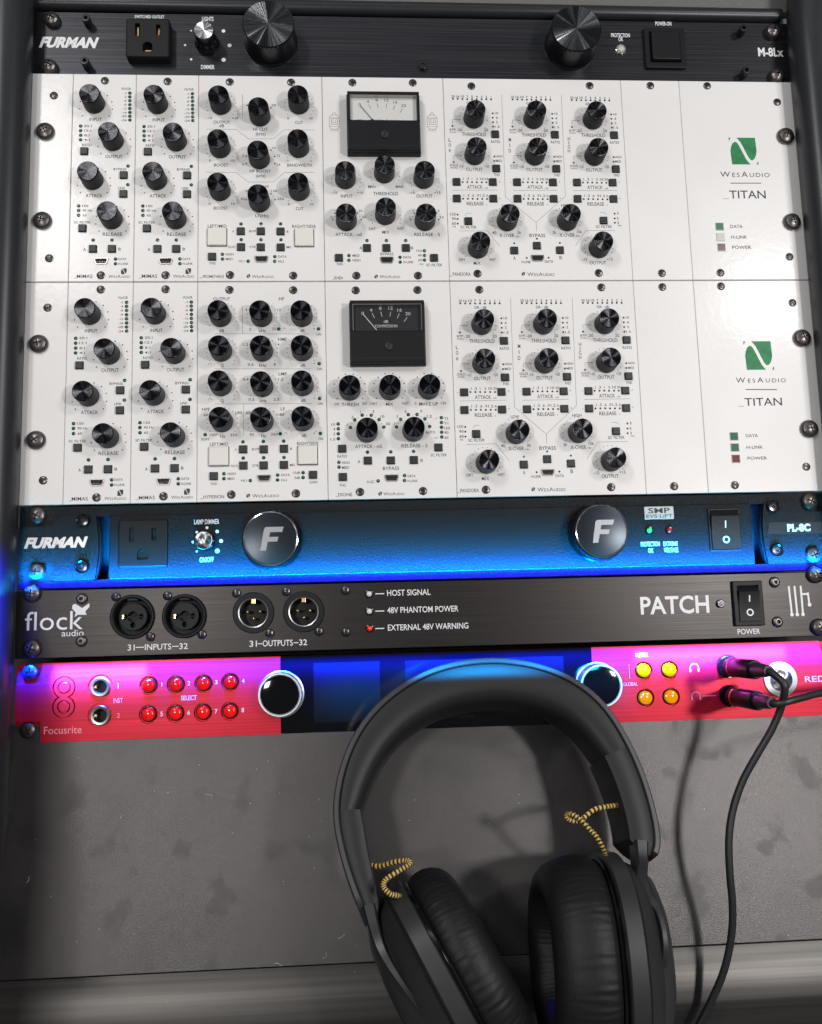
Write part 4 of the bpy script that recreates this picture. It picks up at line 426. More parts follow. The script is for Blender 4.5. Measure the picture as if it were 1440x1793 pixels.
x, y = A1['led']; o = MB().lathe([(3.5, 0), (3.5, 0.8), (3.0, 1.1), (2.7, 0.7)], 28, cap1=False).build('led_bezel', M['chrome'], pu, (x, -y, 0)); MB().lathe([(2.7, 0.1), (2.5, 1.0), (1.6, 1.9), (0.6, 2.2)], 20).build('led_lens', M['lens_white'], o)
x, y = A1['switch']; o = MB().box(-13.2, 13.2, -14.0, 14.0, 0, 2.4, 0, 0.5, 0.8).build('power_switch', M['plastic'], pu, (x, -y+0.2, 0)); 
cut(o, MB().prism(rrect(0, 0.4, 20.4, 21.6), 0.8, 4)); MB().box(-9.3, 9.3, -9.6, 10.0, 0.9, 4.8, 0, 0.6, 0.8).build('rocker', M['plastic'], o)
def label_part(par, items, m, name='lettering', off=0.0, bold=(), z=0.06, extra=None):
    t = MB()
    for s_, xl, xr, yc, h in items: t.text(s_, xl, xr, -yc, h, z, bold[s_] if s_ in bold else off)
    if extra: extra(t)
    o = t.build(name, m, par, sharp='flat'); o['kind'] = 'stuff'; return o
def dotx(t):
    for i, (x, y) in enumerate(A1['dots']): t.disc(x, -y, (0.75, 0.75, 0.6, 1.15, 1.25, 1.35)[i], 0.06, 14)
label_part(pu, [q for q in A1['text'] if q[0] != 'FURMAN'], M['white_ink'], off=0.02, bold={'M-8Lx': 0.03}, extra=dotx)
MB().text('FURMAN', 2.6, 36.8, -20.6, 6.3, 0.07, 0.055, 0.33).build('maker_lettering', M['white_ink'], pu, sharp='flat')
# ---------------------------------------------------------------- power conditioner, blue lit
A2 = A['psu_lower']; pl = thing('power_conditioner', 'moulded black power conditioner glowing blue along its lower edge', 'power conditioner', (0, 0, 0))
plb = MB().box(0, 482.6, -359.6, -312.2, -5, -1.6, 0, 0.5).build('faceplate', M['mould'], pl); MB().box(20, 462, -358, -314, -60, -14).build('casing', M['dark'], pl)
MB().box(51.2, 430.6, -355.2, -318.2, -1.6, 0.0, 0, 0.6, 1.0).build('centre_panel', M['mould'], pl)
def ear(sgn, xo, name):
    # outline of the raised ear, notched round both rack screws; the inner side bows
    pts = [(20.5, -318.2), (43.5, -318.2)]+[(43.5+1.9*math.sin(math.pi*i/8), -318.2-37.0*i/8) for i in range(1, 8)]+[(43.5, -355.2), (20.5, -355.2)]
    pts += [(20.5, -349.0)]+[(16.5+4*math.cos(a), -348.4+4*math.sin(a)) for a in [math.pi/2*i/4 for i in range(0, 5)]]+[(0.3, -344.4), (0.3, -324.2), (16.5, -324.2)]+[(16.5+4*math.sin(a), -320.2-4*math.cos(a)) for a in [math.pi/2*i/4 for i in range(1, 5)]]
    P_ = [(xo+sgn*x, y) for x, y in pts]
    MB().prism(P_, -1.6, 0.5).build('ear_panel', M['mould'], pl)
ear(1, 0, 'a'); ear(-1, 482.6, 'b')
for xo, sg in ((0, 1), (482.6, -1)):
    g = [(43.8+2.6*math.sin(math.pi*i/10), -318.4-36.6*i/10) for i in range(11)]+[(50.9, -355.0-0*i) for i in (0,)]+[(50.9, -318.4)]
    cut(plb, MB().prism([(xo+sg*x, y) for x, y in g], -8, 0))
for x, y in A2['rack']: put('rack_screw', RACK, pl, (x, -y, -1.6), random.uniform(-.5, .5))
for x, y in A2['bolt']: put('recessed_bolt', TORX, pl, (x, -y, 0.4), random.uniform(0, 1))
outlet(pl, 70.6, 335.0, 0, 1.6, 28.0, 27.5, 'plastic2')
o = MB().lathe([(5.6, 0), (5.4, 6), (5.0, 8.6), (4.6, 9.0)], 36).build('dimmer_knob', M['gloss'], pl, (106.2, -334.7, 0)); MB().lathe([(4.9, 8.8), (5.1, 9.1), (4.7, 9.35), (0.02, 9.25)], 40).build('knob_cap', spun('dark_turned', (0.35, 0.36, 0.38), 0.28, wedges=5, strength=0.12, aniso=1.0), o)
def fmark(t, z):
    q = [(-6.4, -6.6), (-3.6, -6.6), (-2.3, -1.6), (2.8, -1.6), (3.6, 1.2), (-1.4, 1.2), (-0.7, 3.8), (6.0, 3.8), (7.2, 6.8), (-2.4, 6.8), (-4.2, 5.2)]
    qs = [(-5.8, -6.8), (-2.6, -6.8), (-1.5, -1.8), (3.8, -1.8), (4.6, 0.9), (-0.8, 0.9), (-0.1, 3.6), (6.6, 3.6), (7.6, 6.6), (-2.6, 6.6), (-3.6, 5.4)]
    t.prism(qs, z-0.05, z+0.25)
for i, (x, y) in enumerate(A2['big']):
    b = MB().lathe([(17.6, 0), (17.4, 2.0), (16.4, 3.0), (16.2, 10.6), (15.6, 11.4), (15.2, 11.4)], 72)
    for q in range(4):
        a = math.radians(50+q*14); b.box(16.2*math.cos(a)-0.7, 16.2*math.cos(a)+0.7, 16.2*math.sin(a)-0.7, 16.2*math.sin(a)+0.7, 3, 10.9)
    o = b.build('light_knob', M['gloss'], pl, (x, -y, 0), 30)
    MB().lathe([(15.5, 11.3), (15.5, 11.9), (14.9, 12.1), (14.7, 11.7)], 72, cap1=False).build('knob_ring', M['chrome'], o)
    MB().lathe([(14.8, 11.2), (14.7, 11.75), (14.2, 11.85), (0.05, 11.85)], 72).build('knob_cap', M['capglass'] if 'capglass' in M else M['screen'], o)
    t = MB(); fmark(t, 11.86); t.build('letter_emblem', M['emblem'], o)
x, y = A2['badge']; o = MB().box(-9.0, 9.0, -3.9, 3.9, 0, 0.8, 0, 0.3, 0.6).build('metal_badge', M['badge'], pl, (x, -y, 0)); t = MB(); t.text('SMP', -6.6, 6.6, 1.3, 3.0, 0.86, 0.02); t.text('EVS·LiFT', -8.0, 8.0, -2.0, 2.0, 0.86, 0.01); t.build('badge_lettering', M['ink'], o, sharp='flat')
for (x, y), mm in zip(A2['led'], (M['ledgreen'], M['ledreddim'])):
    o = MB().lathe([(2.3, 0), (2.2, 0.9), (1.7, 1.0)], 24).build('led_holder', M['gloss'], pl, (x, -y, 0)); MB().lathe([(1.6, 0.9), (1.4, 1.8), (0.7, 2.4), (0.2, 2.5)], 18).build('led_lens', mm, o)
def rocker(par, x, yd, w_, hh, h0, frame=1.5):
    o = MB().box(-w_/2, w_/2, -hh/2, hh/2, 0, h0, 0, 0.5, 0.8).build('rocker_switch', M['plastic'], par, (x, -yd, 0))
    iw, ih = w_-2*frame, hh-2*frame
    cut(o, MB().prism(rrect(0, 0, iw, ih), 0.2, h0+2))
    r = MB(); a = iw/2-0.3; c0 = ih/2-0.3
    prof = [(c0, 0.2), (c0, 0.6), (c0-3.6, h0+2.0), (-c0*0.1, h0+0.6), (-c0, h0+0.9), (-c0, 0.2)]
    r.loft([[(-a, y, z) for y, z in prof], [(a, y, z) for y, z in prof]]); r.build('rocker', M['gloss2'] if 'gloss2' in M else M['plastic'], o)
    def zt(y): 
        for (y0, z0), (y1, z1) in zip(prof, prof[1:]):
            if y1 <= y <= y0 and y0 != y1: return z0+(z1-z0)*(y-y0)/(y1-y0)
        return h0
    t = MB(); y0, y1 = c0*0.62, c0*0.2
    ya, yb = c0*0.45, c0*0.08
    t.add([(-0.4, yb, zt(yb)+0.15), (0.4, yb, zt(yb)+0.15), (0.4, ya, zt(ya)+0.15), (-0.4, ya, zt(ya)+0.15)], [(0, 1, 2, 3)])
    cy = -c0*0.52; seg = 24
    vs = [(q*math.cos(2*math.pi*i/seg), cy+q*math.sin(2*math.pi*i/seg), zt(cy+q*math.sin(2*math.pi*i/seg))+0.12) for q in (1.35, 2.15) for i in range(seg)]
    t.add(vs, [(i, seg+i, seg+(i+1) % seg, (i+1) % seg) for i in range(seg)]); t.build('switch_marks', M['white_ink'], o, sharp='flat')
rocker(pl, 413.6, 334.0, 19.5, 26.0, 1.2, 1.0)
def dotl(t):
    for i, (x, y) in enumerate(A2['dots'][1:] if False else A2['dots']): t.disc(x, -y, (0.6, 0.7, 0.8, 0.85, 1.0, 1.15, 1.3)[i], 0.06, 14)
label_part(pl, A2['text'], M['blue_ink'], off=0.012, extra=dotl)
o = MB().prism([(3.4, -337.0), (40.4, -337.0), (42.6, -329.8), (5.6, -329.8)], 0.5, 0.7).build('name_plate', M['mould'], pl); t = MB(); t.text('FURMAN', 3.9, 37.6, -333.4, 5.4, 0.80, 0.055, 0.33); t.build('maker_lettering', M['steel2'] if 'steel2' in M else M['steel'], o, sharp='flat')
o = MB().prism([(439.6, -337.4), (480, -337.4), (480, -330.2), (441.4, -330.2)], 0.5, 0.7).build('name_plate', M['plastic'], pl); MB().text('PL-8C', 452.2, 466.6, -333.7, 4.0, 0.78, 0.05).build('type_lettering', M['white_ink'], o, sharp='flat')
# ---------------------------------------------------------------- patch bay
A3 = A['patchbay']; pb = thing('patch_bay', 'brushed black patch bay with four round sockets and PATCH lettering', 'patch bay', (0, 0, 0))
f = MB().box(0, 482.6, -398.6, -360.6, -3, 0, 0, 0.3).build('faceplate', M['brushed2'], pb)
c = MB()
for x, y in A3['combo']: c.lathe([(10.6, -4), (10.6, 1)], 40, (x, -y), cap0=True)
for x, y in A3['xlr']: c.lathe([(9.2, -4), (9.2, 1)], 40, (x, -y), cap0=True)
cut(f, c)
MB().box(20, 462, -397, -362, -60, -14).build('casing', M['dark'], pb)
for x, y in A3['rack']: put('rack_screw', RACK, pb, (x, -y, 0), random.uniform(-.5, .5)).scale = (1.05, 1.05, 1)
for x, y in A3['hexs']: put('button_head_bolt', HEXB, pb, (x, -y, 0), random.uniform(0, 1))
for x, y in A3['small']: put('screw', SMALL, pb, (x, -y, 0), random.uniform(0, 1)).scale = (1.05, 1.05, 2.2)
for x, y in A3['combo']:
    b = MB(); b.lathe([(12.6, 0), (12.6, 0.8), (11.9, 1.7), (11.2, 1.7), (10.4, 1.0), (10.2, -5)], 56, cap1=False)
    o = b.build('combo_socket', M['plastic'], pb, (x, -y, 0)); i = MB().lathe([(7.9, -5.5), (7.9, -1.2), (7.6, -1.0)], 44).build('socket_core', M['plastic'], o); 
    c = MB(); c.lathe([(3.2, -8), (3.2, 1)], 24, cap0=True); cut(i, c)
    for a in (90, 210+120, 210): 
        pass
    for px, py in ((-4.6, 0), (4.6, 0), (0, -4.7)): c = MB(); c.lathe([(1.6, -8), (1.6, 1)], 14, (px, py), cap0=True); cut(i, c)
    MB().lathe([(0.6, -4), (0.6, -0.9)], 10, (-5.6, 0.6)).lathe([(0.5, -4), (0.5, -0.9)], 10, (-5.6, -0.6)).build('contacts', M['gold'], o)
    MB().lathe([(10.3, -5.6), (0.1, -5.6)], 32).build('socket_floor', M['dark'], o)
    MB().box(-3.0, 3.0, 9.0, 10.6, -4, 0.9, 0, 0.3).build('latch', M['plastic'], o)
for x, y in A3['xlr']:
    b = MB(); b.lathe([(11.8, 0), (11.8, 0.5), (11.4, 0.9), (8.9, 0.9), (8.7, 0.5)], 56, cap1=False)
    o = b.build('connector_socket', M['plastic'], pb, (x, -y, 0))
    MB().lathe([(8.8, 0.8), (8.6, 1.1), (8.0, 0.9), (7.8, -9)], 48, cap1=False).build('shell', M['gold2'] if 'gold2' in M else M['steel'], o)
    MB().lathe([(8.0, -9), (0.1, -9)], 32).build('socket_floor', M['plastic'], o)
    for px, py in ((-3.6, 0.6), (3.6, 0.6), (0, -3.4)): MB().lathe([(0.85, -8.9), (0.85, -1.6), (0.5, -1.2), (0.1, -1.1)], 12, (px, py)).build('pin', M['gold'], o)
    MB().box(-1.2, 1.2, 5.2, 8.0, -8, 0.6, 0, 0.2).build('key_tab', M['gold'], o)
for (x, y), mm in zip(A3['led'], (M['ledwhite'], M['ledwhite'], M['ledred'])):
    o = MB().lathe([(2.35, 0), (2.3, 0.7), (1.8, 0.9), (1.6, 0.5)], 24, cap1=False).build('led_bezel', M['gloss'], pb, (x, -y, 0)); MB().lathe([(1.62, 0.2), (1.5, 0.9), (0.9, 1.3), (0.2, 1.4)], 18).build('led_lens', mm, o)
x, y = A3['pled']; o = MB().lathe([(2.5, 0), (2.4, 1.3), (1.9, 1.6)], 24).build('led_bezel', M['gloss'], pb, (x, -y, 0)); MB().lathe([(1.7, 1.5), (1.5, 1.9), (0.2, 2.2)], 18).build('led_lens', mat('led_off', (0.35, 0.33, 0.33), 0.3), o)
rocker(pb, 424.3, 378.2, 18.2, 26.6, 2.2, 2.6)
def px(t):
    for x, y in A3['dash']: t.stroke([(x-2.3, -y-0.2), (x+2.5, -y-0.2)], 0.55, 0.06)
    for xa, xb, y in ((67.2, 71.6, 394), (87.6, 91.0, 394), (135.8, 137.9, 393.9), (156.3, 158.6, 393.9)): t.stroke([(xa, -y), (xb, -y)], 0.5, 0.06)
    # bird over the k
    t.add([(x, -y, 0.065) for x, y in ((31.6, 369.0), (33.2, 368.6), (36.8, 371.0), (40.8, 368.4), (40.9, 370.4), (38.6, 373.0), (39.4, 374.9), (34.6, 374.7), (32.6, 376.0), (33.4, 373.6), (31.2, 371.0))], [tuple(range(11))[::-1]])
    for i, (a, b) in enumerate(((450.5, 451.0), (454.0, 454.3), (457.8, 457.8))):
        t.stroke([(a, -369.2), (b, -385.4)], 1.15, 0.06); t.disc(b, -385.6, 1.1, 0.063, 16); t.disc(a, -369.1, 0.58, 0.064, 12)
    t.stroke([(457.8, -373.6), (461.6, -373.6)], 1.1, 0.066); t.stroke([(461.9, -373.1), (462.2, -379.6)], 1.1, 0.069); t.disc(462.3, -380.0, 1.15, 0.072, 16)
label_part(pb, [q for q in A3['text'] if q[0] not in ('PATCH', 'flock', 'audio')], M['white_ink'], off=0.008, extra=px)
t = MB(); t.text('PATCH', 359.6, 401.0, -378.0, 9.8, 0.07, 0.02); t.build('title_lettering', M['white_ink'], pb, sharp='flat')
t = MB(); t.text('flock', 5.4, 37.4, -377.7, 10.4, 0.07, -0.002); t.text('audio', 25.8, 38.0, -384.9, 3.6, 0.07, 0.0); t.build('maker_lettering', M['white_ink'], pb, sharp='flat')
# ---------------------------------------------------------------- red interface
A4 = A['interface']; ri = thing('audio_interface', 'red brushed audio interface with dark glass display and two chrome encoders', 'audio interface', (0, 0, 0))
back_plate = MB().box(0.8, 482.0, -444.6, -401.6, -4.6, -2.4, 0, 0.3).build('back_plate', M['red'], ri)
MB().box(20, 462, -444.4, -402, -60, -9.0).build('casing', M['dark'], ri)
L_ = [(15.4, -401.4), (148.4, -401.4), (148.4, -444.8), (15.4, -444.8), (15.4, -433.4), (1.2, -433.4), (1.2, -412.6), (15.4, -412.6)][::-1]
fl = MB().prism(L_, -2.4, 0).build('faceplate', M['red'], ri)
def eight(cx, ya, yb, r):
    d = abs(yb-ya)/2; a0 = math.asin(min(d/r, 1)); out = []
    for i in range(25): a = -a0+(math.pi+2*a0)*i/24; out.append((cx+r*math.cos(a), ya+r*math.sin(a)))
    for i in range(25): a = math.pi-a0+(math.pi+2*a0)*i/24; out.append((cx+r*math.cos(a), yb+r*math.sin(a)))
    q = [out[0]]
    for p in out[1:]:
        if math.hypot(p[0]-q[-1][0], p[1]-q[-1][1]) > 0.02: q.append(p)
    return q[:-1] if math.hypot(q[0][0]-q[-1][0], q[0][1]-q[-1][1]) < 0.02 else q
c = MB().prism(eight(27.8, -415.1, -425.8, 6.35), -2.2, 1)
for x, y in A4['btn']: c.lathe([(5.1, -1.7), (5.3, 0.01), (5.3, 1)], 32, (x, -y), cap0=True)
for x, y in A4['jack']: c.lathe([(7.0, -0.9), (7.0, 1)], 36, (x, -y), cap0=True)
cut(fl, c)
em = MB().prism(eight(27.8, -415.1, -425.8, 5.6), -2.3, -0.08).build('number_emblem', M['red'], ri)
c = MB()
for y in (415.1, 425.8): c.lathe([(3.65, -4), (3.65, 1)], 32, (27.8, -y), cap0=True)
cut(em, c)
for y in (415.1, 425.8): MB().lathe([(3.0, -2.3), (3.0, -0.1), (2.85, 0.0)], 32, (27.8, -y)).build('emblem_disc', M['red'], em)
fr_ = MB().box(328.8, 466.0, -444.8, -401.4, -2.4, 0, 0, 0).box(466.0, 481.4, -433.6, -412.4, -2.4, 0).build('faceplate', M['red'], ri)
c = MB()
for x, y in A4['btn2']: c.lathe([(5.1, -1.7), (5.3, 0.01), (5.3, 1)], 32, (x, -y), cap0=True)
for x, y in A4['phones']: c.lathe([(7.2, -0.9), (7.2, 1)], 36, (x, -y), cap0=True)
cut(fr_, c)
c = MB()
for x, y in A4['jack']+A4['phones']: c.lathe([(3.7, -6), (3.7, 1)], 28, (x, -y), cap0=True)
cut(back_plate, c); cut(fl, c); cut(fr_, c)
cg = MB().box(148.7, 328.5, -444.6, -401.6, -2.4, -0.1, 0, 0.25).build('display_glass', M['blackglass'], ri)
for x0, x1, y0, y1 in ((167.2, 205.0, 405.7, 439.3), (219.8, 259.0, 405.9, 439.3), (273.8, 312.0, 405.9, 439.3)): MB().box(x0, x1, -y1, -y0, -0.1, -0.03).build('display', M['screen'], cg)
for x, y in A4['rack']+[(473.6, 406.4), (473.8, 438.4)]: put('rack_screw', RACK, ri, (x, -y, -2.4), random.uniform(-.5, .5)).scale = (0.95, 0.95, 0.9)
for x, y in A4['jack']:
    b = MB().lathe([(5.6, -0.9), (5.6, 0.6), (5.1, 1.1), (3.9, 0.9), (3.6, 0.2), (3.5, -7)], 44, cap1=False); o = b.build('jack_socket', M['steel'], ri, (x, -y, 0)); MB().lathe([(3.55, -6.9), (0.1, -6.9)], 24).build('socket_floor', M['dark'], o)
    MB().box(-3.4, -2.4, -0.7, 0.7, -6.5, -1.0).build('contacts', M['gold'], o)
for x, y in A4['btn']:
    o = MB().lathe([(4.6, -1.65), (4.5, -1.2), (4.2, -1.1)], 28).build('select_button', M['gloss'], ri, (x, -y, 0)); MB().lathe([(3.6, -1.2), (3.6, 0.6), (3.3, 1.2), (2.4, 1.7), (1.0, 2.0), (0.2, 2.05)], 32).build('button_lens', M['redbtn'], o)
for i, (x, y) in enumerate(A4['btn2']):
    o = MB().lathe([(4.7, -1.65), (4.6, -1.2), (4.2, -1.1)], 28).build('select_button', M['gloss'], ri, (x, -y, 0)); MB().lathe([(3.9, -1.2), (3.9, 0.6), (3.6, 1.2), (2.6, 1.7), (1.0, 2.0), (0.2, 2.05)], 32).build('button_lens', M['yellow'] if i < 2 else M['orange'], o)
for i, (x, y) in enumerate(A4['enc']):
    hh = (7.5, 9.0)[i]
    o = MB().lathe([(13.2, -0.1), (13.2, 0.4), (12.4, 0.8), (12.4, hh-0.6), (12.0, hh), (11.2, hh), (10.7, hh-0.5)], 72, cap1=False).build('encoder', M['ring'], ri, (x, -y, 0)); MB().lathe([(10.8, hh-0.7), (10.6, hh-0.3), (9, hh-0.05), (5, hh+0.15), (0.1, hh+0.2)], 64).build('encoder_cap', M['blackglass'], o)
x, y = 440.6, 423.2; o = MB().lathe([(10.2, 0), (10.2, 0.5), (9.9, 1.1), (6.9, 1.3), (6.7, 0.9)], 60, cap1=False).build('power_button', M['ring'], ri, (x, -y, 0)); MB().lathe([(6.6, 0.5), (6.6, 1.5), (6.3, 1.7), (0.05, 1.62)], 56).build('button_cap', M['silver'], o)
for x, y in A4['phones']: MB().lathe([(6.4, -0.9), (6.4, 1.0), (6.0, 1.4), (3.6, 1.2), (3.4, -6)], 36, cap1=False).build('headphone_socket', M['gloss'], ri, (x, -y, 0))
pk = ('INST', '1a', 'GLOBAL', 'Focusrite')
A4T = A4['text']
label_part(ri, [q for q in A4T if q[0] in ('SELECT', 'METER', 'RED')]+A4T[-8:], M['white_ink'], off=0.008)
def icons(t):
    for x, y in A4['icons']:
        for s1, s2 in ((0, 180),): t.stroke([(x+2.6*math.cos(math.radians(a)), -y+2.6*math.sin(math.radians(a))) for a in range(-20, 201, 20)], 0.45, 0.06)
        t.box(x-2.9, x-2.0, -y-2.2, -y-0.2, 0, 0.05); t.box(x+2.0, x+2.9, -y-2.2, -y-0.2, 0, 0.05)
    t.stroke([(393, -431.4), (401, -431.4)], 0.35, 0.06); t.stroke([(350.6, -412), (350.6, -420)], 0.3, 0.06)
label_part(ri, [q for q in A4T[:8] if q[0] in ('INST', '1', '2', 'GLOBAL', 'Focusrite')], M['pink_ink'], 'faint_lettering', extra=icons)
# ---------------------------------------------------------------- frame round the rack, desk
fm = thing('rack_frame', 'black tubular frame round the rack with rounded side rails', 'rack frame', (0, 0, 0))
def railp(x, y0, y1, r, prof):
    pts = [(x+prof(q)[0], -q, prof(q)[1]) for q in [y0+(y1-y0)*i/40 for i in range(41)]]
    return pts
MB().tube(railp(-11.5, -80, 560, 13, lambda y: (0, 8)), 13.5, 28).build('side_rail', M['rail'], fm)
MB().tube(railp(490.5, -80, 560, 13, lambda y: (max(0, 8-y)*0.05, 8)), lambda u: 13.5-3.0*max(0, 1-u*6), 28).build('side_rail', M['rail'], fm)
MB().tube([(-10, 6.2, -3), (120, 6.0, -3), (300, 5.6, -3), (478, 5.2, -3)], 4.6, 20).build('top_rail', M['rail'], fm)
MB().box(-32, 515, -460, 90, -80, -66).build('back_board', M['dark'], fm)
CK = [(-285, 2), (-318, 18), (-350, 56), (-380, 112), (-420, 180), (-470, 232), (-520, 245), (-640, 248), (-640, -10), (-285, -10)]  # added cheek, mostly out of view, shaped to shade desk and rack ends
MB().loft([[(-17, y, z) for y, z in CK], [(-15, y, z+2*(z > 0)) for y, z in CK], [(-6, y, z+2*(z > 0)) for y, z in CK], [(-4, y, z) for y, z in CK]]).build('shading_cheek', M['rail'], fm)
MB().box(-60, 520, 10.4, 120, -12, -5.5, 0, 0.5).build('top_pad', M['leather'], fm)
dk = MB(); dk.box(-420, 420, -116.0, 12.0, -8, 0, 0, 0.3); o = dk.build('desk_top', M['desk']); o['kind'] = 'structure'
e = MB(); prof = [(-116.4, -8), (-116.4, -0.25), (-116.8, 0.0), (-142.5, 0.0), (-144.5, -0.3), (-148, -1.6), (-175, -13), (-200, -30), (-200, -40), (-117, -40)]
e.loft([[(-420, y, z) for y, z in prof], [(420, y, z) for y, z in prof]]); o = e.build('desk_edge', M['trim']); o['kind'] = 'structure'
bk = MB().box(-420, 420, -230, 420, -90, -80); o = bk.build('floor', M['dark']); o['kind'] = 'structure'
# ---------------------------------------------------------------- headphones
def spline(P_, n):
    P_ = [Vector(p) for p in P_]; out = []; m = len(P_)-1
    for k in range(n+1):
        u = k/n*m; i = min(int(u), m-1); t = u-i
        p0, p1, p2, p3 = P_[max(i-1, 0)], P_[i], P_[i+1], P_[min(i+2, m)]
        out.append(0.5*((2*p1)+(p2-p0)*t+(2*p0-5*p1+4*p2-p3)*t*t+(3*p1-p0-3*p2+p3)*t**3))
    return out
def smooth(P_, it=6):
    P_ = [p.copy() for p in P_]
    for _ in range(it): P_ = [P_[0]]+[(P_[i-1]+P_[i]*2+P_[i+1])/4 for i in range(1, len(P_)-1)]+[P_[-1]]
    return P_
hp = thing('headphones', 'black over-ear headphones lying face up on the desk, headband against the interface', 'headphones')
bp = smooth(spline(E['band'], 160), 30); N0 = Vector((0, 0.11, 1)).normalized(); ctr = Vector((20, -45, 52)); NB = len(bp)
def frame(i):
    t = (bp[min(i+1, NB-1)]-bp[max(i-1, 0)]).normalized(); inn = N0.cross(t)
    if inn.dot(ctr-bp[i]) < 0: inn = -inn
    return inn.normalized()
FR = [frame(i) for i in range(NB)]
def sweep(name, i0, i1, sec, m, par, sharp=35):
    rings = []
    for i in range(i0, i1+1):
        u = (i-i0)/max(i1-i0, 1)
        rings.append([tuple(bp[i]+FR[i]*a-N0*b) for a, b in sec(u, i)])
    return MB().loft(rings).build(name, m, par, sharp=sharp)
def endt(i, k=10): return min(1.0, (min(i, NB-1-i)+0.5)/k)
def shell_sec(u, i):
    e_ = min(1, endt(i, 5))**0.5; a = 17-17*e_; d = 34
    return [(0, 1+a), (0.7, 0.2+a), (2.6, 0+a), (3.1, 0.5+a), (3.1, d-a), (0.7, d-a), (0, d-1-a)]
def idx_of(pt):
    return min(range(NB), key=lambda i: (bp[i]-Vector(pt)).length)
iL = idx_of((-62.4, -40, 55)); iR = idx_of((93, -13, 51.5))
rimo = sweep('headband', 0, NB-1, shell_sec, M['rim'], hp)
def cush(u, i):
    q = math.sin(math.pi*u)**0.75 if 0 < u < 1 else 0; t = 14.0+3.2*u+7.6*q
    pr = [(3.2, 1.4), (3.9, 0.6), (6.0, 0.2), (t*0.5, 0.3), (t*0.72, 1.2), (t*0.88, 3.4), (t*0.97, 7), (t, 12), (t+0.3, 18), (t, 24), (t*0.97, 28), (t*0.8, 32), (6, 33.3), (3.2, 32.5)]
    return pr
sweep('head_cushion', iL, iR, cush, M['cushion'], hp)
def arm(flip):
    def f(u, i):
        if flip: t = 9.2+5.0*min(1, u/0.75)**0.8+1.2*math.sin(math.pi*min(1, u)); e_ = min(1, (u*iL+0.6)/5)
        else: t = 17.0-1.4*u; e_ = min(1, ((1-u)*(NB-1-iR)+0.6)/6)
        e_ = math.sqrt(max(0, 1-(1-e_)**2)); t = 3.6+(t-3.6)*e_
        return [(3.2, 1.2), (4.2, 0.5), (3.2+(t-3.2)*0.7, 0.5), (t-0.25*(t-3.2)*0.3, 1.4), (t, 3.2), (t, 31), (t-0.3, 33), (3.2, 33)]
    return f
sweep('band_arm', 0, iL, lambda u, i: arm(True)(u, i), M['armm'], hp); sweep('band_arm', iR, NB-1, lambda u, i: arm(False)(u, i), M['armm'], hp)
def cup(c, ax, A_, B_, zc, padk, pivot_side):
    """one ear cup: c seam centre (x, y), ax unit vector to the pad side"""
    ax = Vector((ax[0], ax[1], 0)).normalized(); dd = Vector((-ax.y, ax.x, 0)); dd = dd if dd.y < 0 else -dd
    def ring(off, k, n=72, p=2.3, k2=None):
        out = []
        for i in range(n):
            a = 2*math.pi*i/n; ca, sa = math.cos(a), math.sin(a)
            ex = math.copysign(abs(ca)**(2/p), ca)*A_*k; ez = math.copysign(abs(sa)**(2/p), sa)*B_*(k2 or k)
            q = Vector((c[0], c[1], zc))+ax*off+dd*ex+Vector((0, 0, 1))*ez; out.append(tuple(q))
        return out
    rnd = random.Random(int(c[0]*10))
    pr = [(0.4, 0.94), (1.0, 0.985), (3.5, 1.015), (8, 1.035), (13, 1.03), (18, 0.995), (22, 0.945), (25, 0.87), (26.4, 0.78), (25.6, 0.69), (22, 0.62), (16, 0.585), (8, 0.575)]
    # the pad leather is drawn up in fine folds along its rim
    pr = [(o_*padk, k_) for o_, k_ in pr]; n = 440; ph = [rnd.uniform(0, 6.28) for _ in range(9)]
    rings = []
    for off, k in pr:
        base = ring(off, k, n); cc = Vector((c[0], c[1], zc))+ax*off
        amp = 0.15*math.exp(-((off-9)/12.0)**2)
        rings.append([tuple(Vector(p)+(Vector(p)-cc).normalized()*amp*(math.sin(i*1.31+ph[0]+off*0.13)*math.sin(i*0.21+ph[1]+off*0.1)+0.8*math.sin(i*0.93+ph[2]-off*0.21)*math.sin(i*0.13+ph[3])+0.5*math.sin(i*0.37+ph[4]))) for i, p in enumerate(base)])
    MB().loft(rings, 0, False, False).build('ear_pad', M['pad'], hp, sharp=60)
    MB().loft([ring(7, 0.60), ring(7.3, 0.5), ring(7.4, 0.05)], 0, False, True).build('driver_cloth', M['cloth'], hp)
    MB().loft([ring(0.6, 0.90), ring(0.5, 1.0), ring(-0.4, 1.02), ring(-0.6, 0.98), ring(-1.2, 0.98), ring(-1.4, 1.01), ring(-2.2, 1.01), ring(-2.3, 0.95)], 0, True, True).build('pad_seam', M['gloss'], hp)
    sh = MB().loft([ring(-2.0, 0.98), ring(-2.0, 1.045), ring(-2.6, 1.065), ring(-10.0, 1.065), ring(-10.8, 1.04), ring(-11.1, 0.98), ring(-11.1, 0.9)], 0, False, False).build('cup_ring', M['satin'], hp)
    MB().loft([ring(-11.0, 0.97), ring(-12, 0.985), ring(-17, 0.94, k2=0.88), ring(-20.5, 0.86, k2=0.76), ring(-22.5, 0.80, k2=0.68)], 0, False, True).build('cup_body', M['satin'], hp)
    MB().loft([ring(-19.0, 0.88, k2=0.74), ring(-20.5, 0.90, k2=0.74), ring(-26, 0.82, k2=0.64), ring(-29.5, 0.62, k2=0.5), ring(-31, 0.3), ring(-31.2, 0.02)], 0, False, True).build('outer_shell', M['rim'] if pivot_side else M['satin'], hp)
    return ax, dd
cup((66.5, -113.5), (-1, 0.02), 45, 41, 44, 1.12, True)
